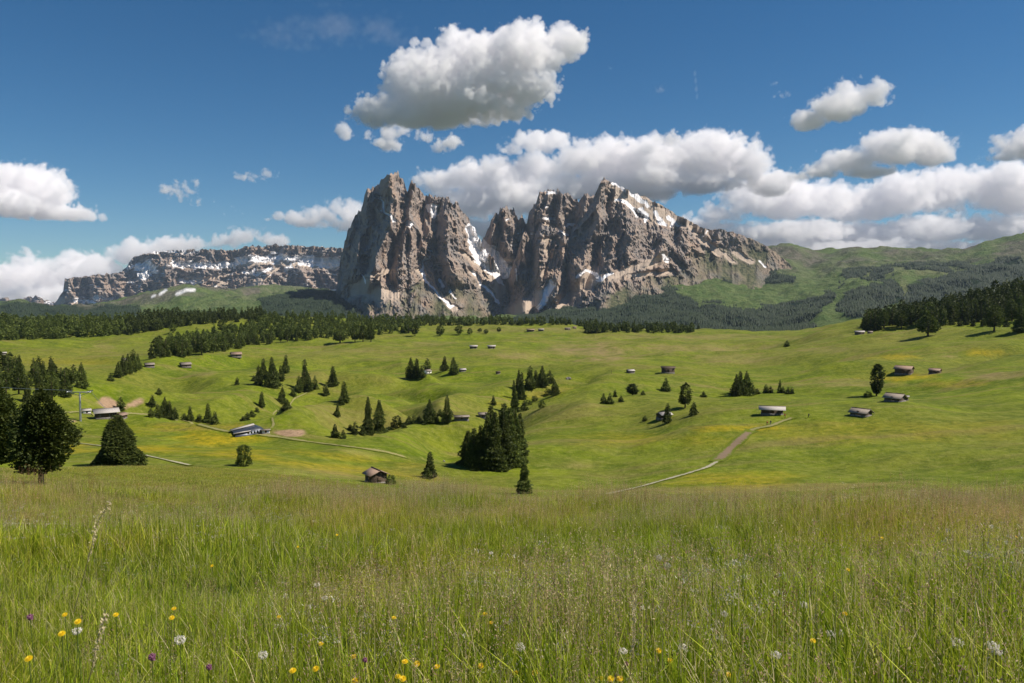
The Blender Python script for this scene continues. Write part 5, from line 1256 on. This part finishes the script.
XY = np.concatenate([a[0] for a in ss]); KD = np.concatenate([a[1] for a in ss]); SC = np.concatenate([a[2] for a in ss]); RT = np.concatenate([a[3] for a in ss])
_pn = fbm(XY[:, 0] / 2.6 + 40, XY[:, 1] / 2.6, 3); _pr = rng.uniform(size=len(XY)); _nr = np.hypot(XY[:, 0], XY[:, 1]) < 30
KD = np.where(_nr & (_pn > .75) & (_pr < .45), rng.integers(3, 6, len(XY)), KD); KD = np.where(_nr & (_pn < -.9) & (_pr < .5), 6, KD)
KD = np.where(_nr & (np.abs(_pn - .2) < .09) & (_pr < .5), 7, KD)
_dd = np.hypot(XY[:, 0], XY[:, 1]); KD = np.where((_dd < 13) & np.isin(KD, (3, 4, 5, 8)) & (rng.uniform(size=len(XY)) < .6), rng.integers(0, 3, len(XY)), KD)
hgt = 1 + .28 * fbm(XY[:, 0] / 3.5, XY[:, 1] / 3.5, 2)
dens = fbm(XY[:, 0] / 2.2 + 9, XY[:, 1] / 2.2, 2)
SC = SC * np.clip(hgt, .55, 1.45)
keep = rng.uniform(size=len(XY)) > np.clip((dens - .9) * .5, 0, .5)
XY, KD, SC, RT = XY[keep], KD[keep], SC[keep], RT[keep]
pz = tz(XY[:, 0], XY[:, 1])
me = bpy.data.meshes.new('meadow_grass'); me.vertices.add(len(XY)); me.vertices.foreach_set('co', np.stack([XY[:, 0], XY[:, 1], pz], 1).astype(np.float32).ravel())
for nme, v in (('scl', SC), ('rot', RT), ('typ', KD.astype(float))):
    me.attributes.new(nme, 'FLOAT', 'POINT').data.foreach_set('value', v.astype(np.float32))
go_ = bpy.data.objects.new('meadow_grass', me); COL.objects.link(go_); tag(go_, kind='stuff'); me.materials.append(M_GRASS)
ng = bpy.data.node_groups.new('grass_scatter', 'GeometryNodeTree')
ng.interface.new_socket('Geometry', in_out='INPUT', socket_type='NodeSocketGeometry'); ng.interface.new_socket('Geometry', in_out='OUTPUT', socket_type='NodeSocketGeometry')
b = NB(ng); gi = b.n('NodeGroupInput'); gout = b.n('NodeGroupOutput'); jn = b.n('GeometryNodeJoinGeometry')
def nattr(n_):
    x = b.n('GeometryNodeInputNamedAttribute'); x.inputs[0].default_value = n_; return x.outputs[0]
cx_ = b.n('ShaderNodeCombineXYZ'); ng.links.new(nattr('rot'), cx_.inputs[2])
for i, t_ in enumerate(TUFTS):
    cmp_ = b.n('FunctionNodeCompare', data_type='FLOAT', operation='EQUAL'); ng.links.new(nattr('typ'), cmp_.inputs[0]); cmp_.inputs[1].default_value = float(i); cmp_.inputs[12 if len(cmp_.inputs) > 12 else 2].default_value = .1
    oi_ = b.n('GeometryNodeObjectInfo'); oi_.inputs[0].default_value = t_
    ip = b.n('GeometryNodeInstanceOnPoints'); ng.links.new(gi.outputs[0], ip.inputs['Points']); ng.links.new(cmp_.outputs[0], ip.inputs['Selection']); ng.links.new(oi_.outputs['Geometry'], ip.inputs['Instance'])
    ng.links.new(cx_.outputs[0], ip.inputs['Rotation']); ng.links.new(nattr('scl'), ip.inputs['Scale'])
    ng.links.new(ip.outputs[0], jn.inputs[0])
ng.links.new(jn.outputs[0], gout.inputs[0])
go_.modifiers.new('scatter', 'NODES').node_group = ng
print('grass', len(XY), round(time.time() - _t0, 1))

# ------------------------------------------------------------------ flowers and single stalks one can pick out
def fmat(name, col, tr=.3):
    m, t = nmat(name); b = NB(t)
    p = b.n('ShaderNodeBsdfPrincipled', {'Base Color': (*col, 1), 'Roughness': .6}); q = b.n('ShaderNodeBsdfTranslucent', {'Color': (*col, 1)})
    b.n('ShaderNodeOutputMaterial', {0: b.n('ShaderNodeMixShader', {0: tr, 1: p.outputs[0], 2: q.outputs[0]}).outputs[0]}); return m
M_YEL = fmat('yellow_petals', (.86, .62, .01)); M_WHT = fmat('white_petals', (.78, .74, .66)); M_PNK = fmat('pink_petals', (.42, .18, .30)); M_STEM = fmat('stem', (.12, .17, .03)); M_FLUFF = fmat('seed_fluff', (.62, .60, .54), .5); M_STRAW = fmat('straw', (.55, .46, .27))
def petals(n, rings, R0, tilt):
    co = []; fs = []
    for q in range(rings):
        rr = R0 * (1 - q * .24); z = q * R0 * .13
        for k in range(n):
            a = 2 * math.pi * (k + q * .5) / n; w = math.pi / n * .95; o = len(co)
            for (s, da, dz) in ((.1, 0, 0), (.75, -w, tilt * .6), (1.0, 0, tilt), (.75, w, tilt * .6)):
                co.append((rr * s * math.cos(a + da), rr * s * math.sin(a + da), z + R0 * dz))
            fs.append((o, o + 1, o + 2, o + 3))
    return np.array(co), np.array(fs)
def flower_kind(name):
    r = np.random.default_rng(9)
    stem = mesh_np('stem', *tube([(0, 0, 0), (.01, 0, .5), (0, 0, 1)], [.0022, .0018, .0015], 5), M_STEM, link=False)
    if name == 'yellow_flower': h = mesh_np('flower_head', *petals(16, 4, .021, .25), M_YEL, link=False)
    elif name == 'dandelion_clock':
        d = r.normal(size=(260, 3)); d /= np.linalg.norm(d, axis=1)[:, None]; co, fs, _ = flakes(r, d * .02, .006, [(1, 1, 1)], 1, np.zeros(3)); h = mesh_np('seed_head', co, fs, M_FLUFF, link=False)
    elif name == 'white_flower':
        C = np.stack([.022 * np.sqrt(r.uniform(0, 1, 40)) * np.cos(np.arange(40) * 2.4), .022 * np.sqrt(r.uniform(0, 1, 40)) * np.sin(np.arange(40) * 2.4), r.normal(0, .003, 40)], 1); co, fs, _ = flakes(r, C, .006, [(1, 1, 1)], 3, np.full(3, .002)); h = mesh_np('flower_head', co, fs, M_WHT, link=False)
    elif name == 'pink_flower':
        d = r.normal(size=(120, 3)); d /= np.linalg.norm(d, axis=1)[:, None]; co, fs, _ = flakes(r, d * .011, .008, [(1, 1, 1)], 1, np.zeros(3)); h = mesh_np('flower_head', co, fs, M_PNK, link=False)
    return stem, h
FK = {}
NUM = ['first', 'second', 'third', 'fourth', 'fifth', 'sixth', 'seventh', 'eighth', 'ninth', 'tenth', 'eleventh', 'twelfth', 'thirteenth', 'fourteenth', 'fifteenth', 'sixteenth', 'seventeenth', 'eighteenth', 'nineteenth', 'twentieth',
       'twenty-first', 'twenty-second', 'twenty-third', 'twenty-fourth', 'twenty-fifth', 'twenty-sixth', 'twenty-seventh', 'twenty-eighth', 'twenty-ninth', 'thirtieth']
def flowers(name, items, desc, cat, group, scale=1.0, up=.53):
    if name not in FK: FK[name] = flower_kind(name)
    stem, head = FK[name]; items = sorted(items)
    for i, it in enumerate(items):
        px, py = it[:2]; H = up * (1 + .15 * math.sin(i * 7.1))
        P = hits([px], [py], 60, off=H)[0]
        e = bpy.data.objects.new(name, None); COL.objects.link(e); e.location = P; e.rotation_euler = (0, 0, i * 1.7); e.empty_display_size = .02
        s = stem.copy(); COL.objects.link(s); s.parent = e; s.scale = (1.5, 1.5, H)
        h = head.copy(); COL.objects.link(h); h.parent = e; h.location = (0, 0, H); k = scale * (it[2] if len(it) > 2 else 1); h.scale = (k, k, k); h.rotation_euler = (math.radians(28 + 10 * math.sin(i * 3.3)), math.radians(8 * math.sin(i)), 0)
        h.rotation_euler[2] = -i * 1.7
        tag(e, desc.format(NUM[i]), cat, group)
low = [(293, 671), (316, 669), (354, 657), (405, 662), (417, 664), (437, 667), (481, 666), (398, 677), (403, 679), (355, 681), (515, 673), (535, 673), (601, 679), (611, 679), (620, 679), (737, 674), (729, 675), (670, 661), (78, 622), (62, 634), (29, 659), (659, 651)]
high = [(172, 618), (174, 609), (116, 615), (212, 566), (65, 615), (394, 618), (485, 614), (491, 623), (337, 535), (298, 547), (279, 617), (321, 644), (750, 599), (681, 593), (757, 606), (700, 624), (845, 614), (813, 641), (848, 570), (968, 577), (882, 538), (915, 605), (1016, 537)]
flowers('yellow_flower', low, '{} yellow flower from the left in the row along the bottom edge', 'flower', 'yellow flowers along the bottom edge', .95)
flowers('yellow_flower', high, '{} yellow flower from the left in the open tall grass', 'flower', 'yellow flowers scattered in the grass', .85)
flowers('dandelion_clock', [(659, 558, 1.4), (667, 566, 1.5)], '{} white dandelion seed ball from the left in the tall grass', 'dandelion', 'pair of dandelion seed balls')
flowers('white_flower', [(449, 607), (416, 612), (491, 553, 1.0), (263, 655, 1.0), (317, 585), (325, 598), (686, 614), (698, 633, 1.0), (724, 614), (520, 647, 1.2), (683, 647), (705, 609), (721, 639, 1.3), (623, 651), (804, 605, 1.1), (831, 634), (841, 633), (950, 610), (993, 646, 1.0), (996, 651), (957, 643, 1.2), (776, 655), (939, 491, 3.2), (678, 489, 2.6), (77, 631), (180, 640, 1.2), (968, 552)],
        '{} white flower head from the left in the tall grass', 'flower', 'white flowers in the grass', 1.15)
flowers('pink_flower', [(152, 657, 1.3), (209, 667), (30, 617, 1.2), (365, 660), (660, 655), (626, 664)], '{} purplish pink clover-like flower from the left in the grass', 'flower', 'pink flowers in the grass')
def stalk(pts, dist, label, mat=M_STRAW, thick=.0026):
    """a long leaning dry grass stalk; pts image points from foot to tip, at dist"""
    W3 = [np.array([float(v) for v in ray(*p)]) * dist * (1 - .03 * i) for i, p in enumerate(pts)]
    W3 = np.array(W3); t = np.linspace(0, len(W3) - 1, 24); C = pchip(np.arange(len(W3)), W3.T, t).T
    e = bpy.data.objects.new('grass_stalk', None); COL.objects.link(e); e.location = C[0]; e.empty_display_size = .02
    mesh_np('stem', *tube(C - C[0], np.linspace(thick, thick * .5, 24), 5), mat, parent=e)
    r = np.random.default_rng(int(pts[0][0])); D = np.gradient(C[9:], axis=0)
    co, fs, _ = flakes(r, C[9:] - C[0], .0075, [(1, 1, 1)], 11, np.array([.006, .006, .012]))
    mesh_np('seed_head', co, fs, mat, parent=e)
    tag(e, label, 'grass stalk', 'long dry grass stalks')
stalk([(74, 612), (84, 575), (92, 545), (97, 524), (110, 503)], 4.2, 'long pale dry grass stalk arching right, tallest at the left')
stalk([(84, 700), (92, 668), (98, 640), (105, 617)], 3.4, 'thick pale grass stalk near the bottom left corner')
stalk([(571, 640), (570, 606), (568, 580), (569, 563)], 5.6, 'straight pale grass stalk in the middle of the meadow')
stalk([(628, 690), (632, 660), (634, 625), (634, 600)], 3.8, 'pale grass stalk right of the middle near the bottom edge')
print('done', round(time.time() - _t0, 1))
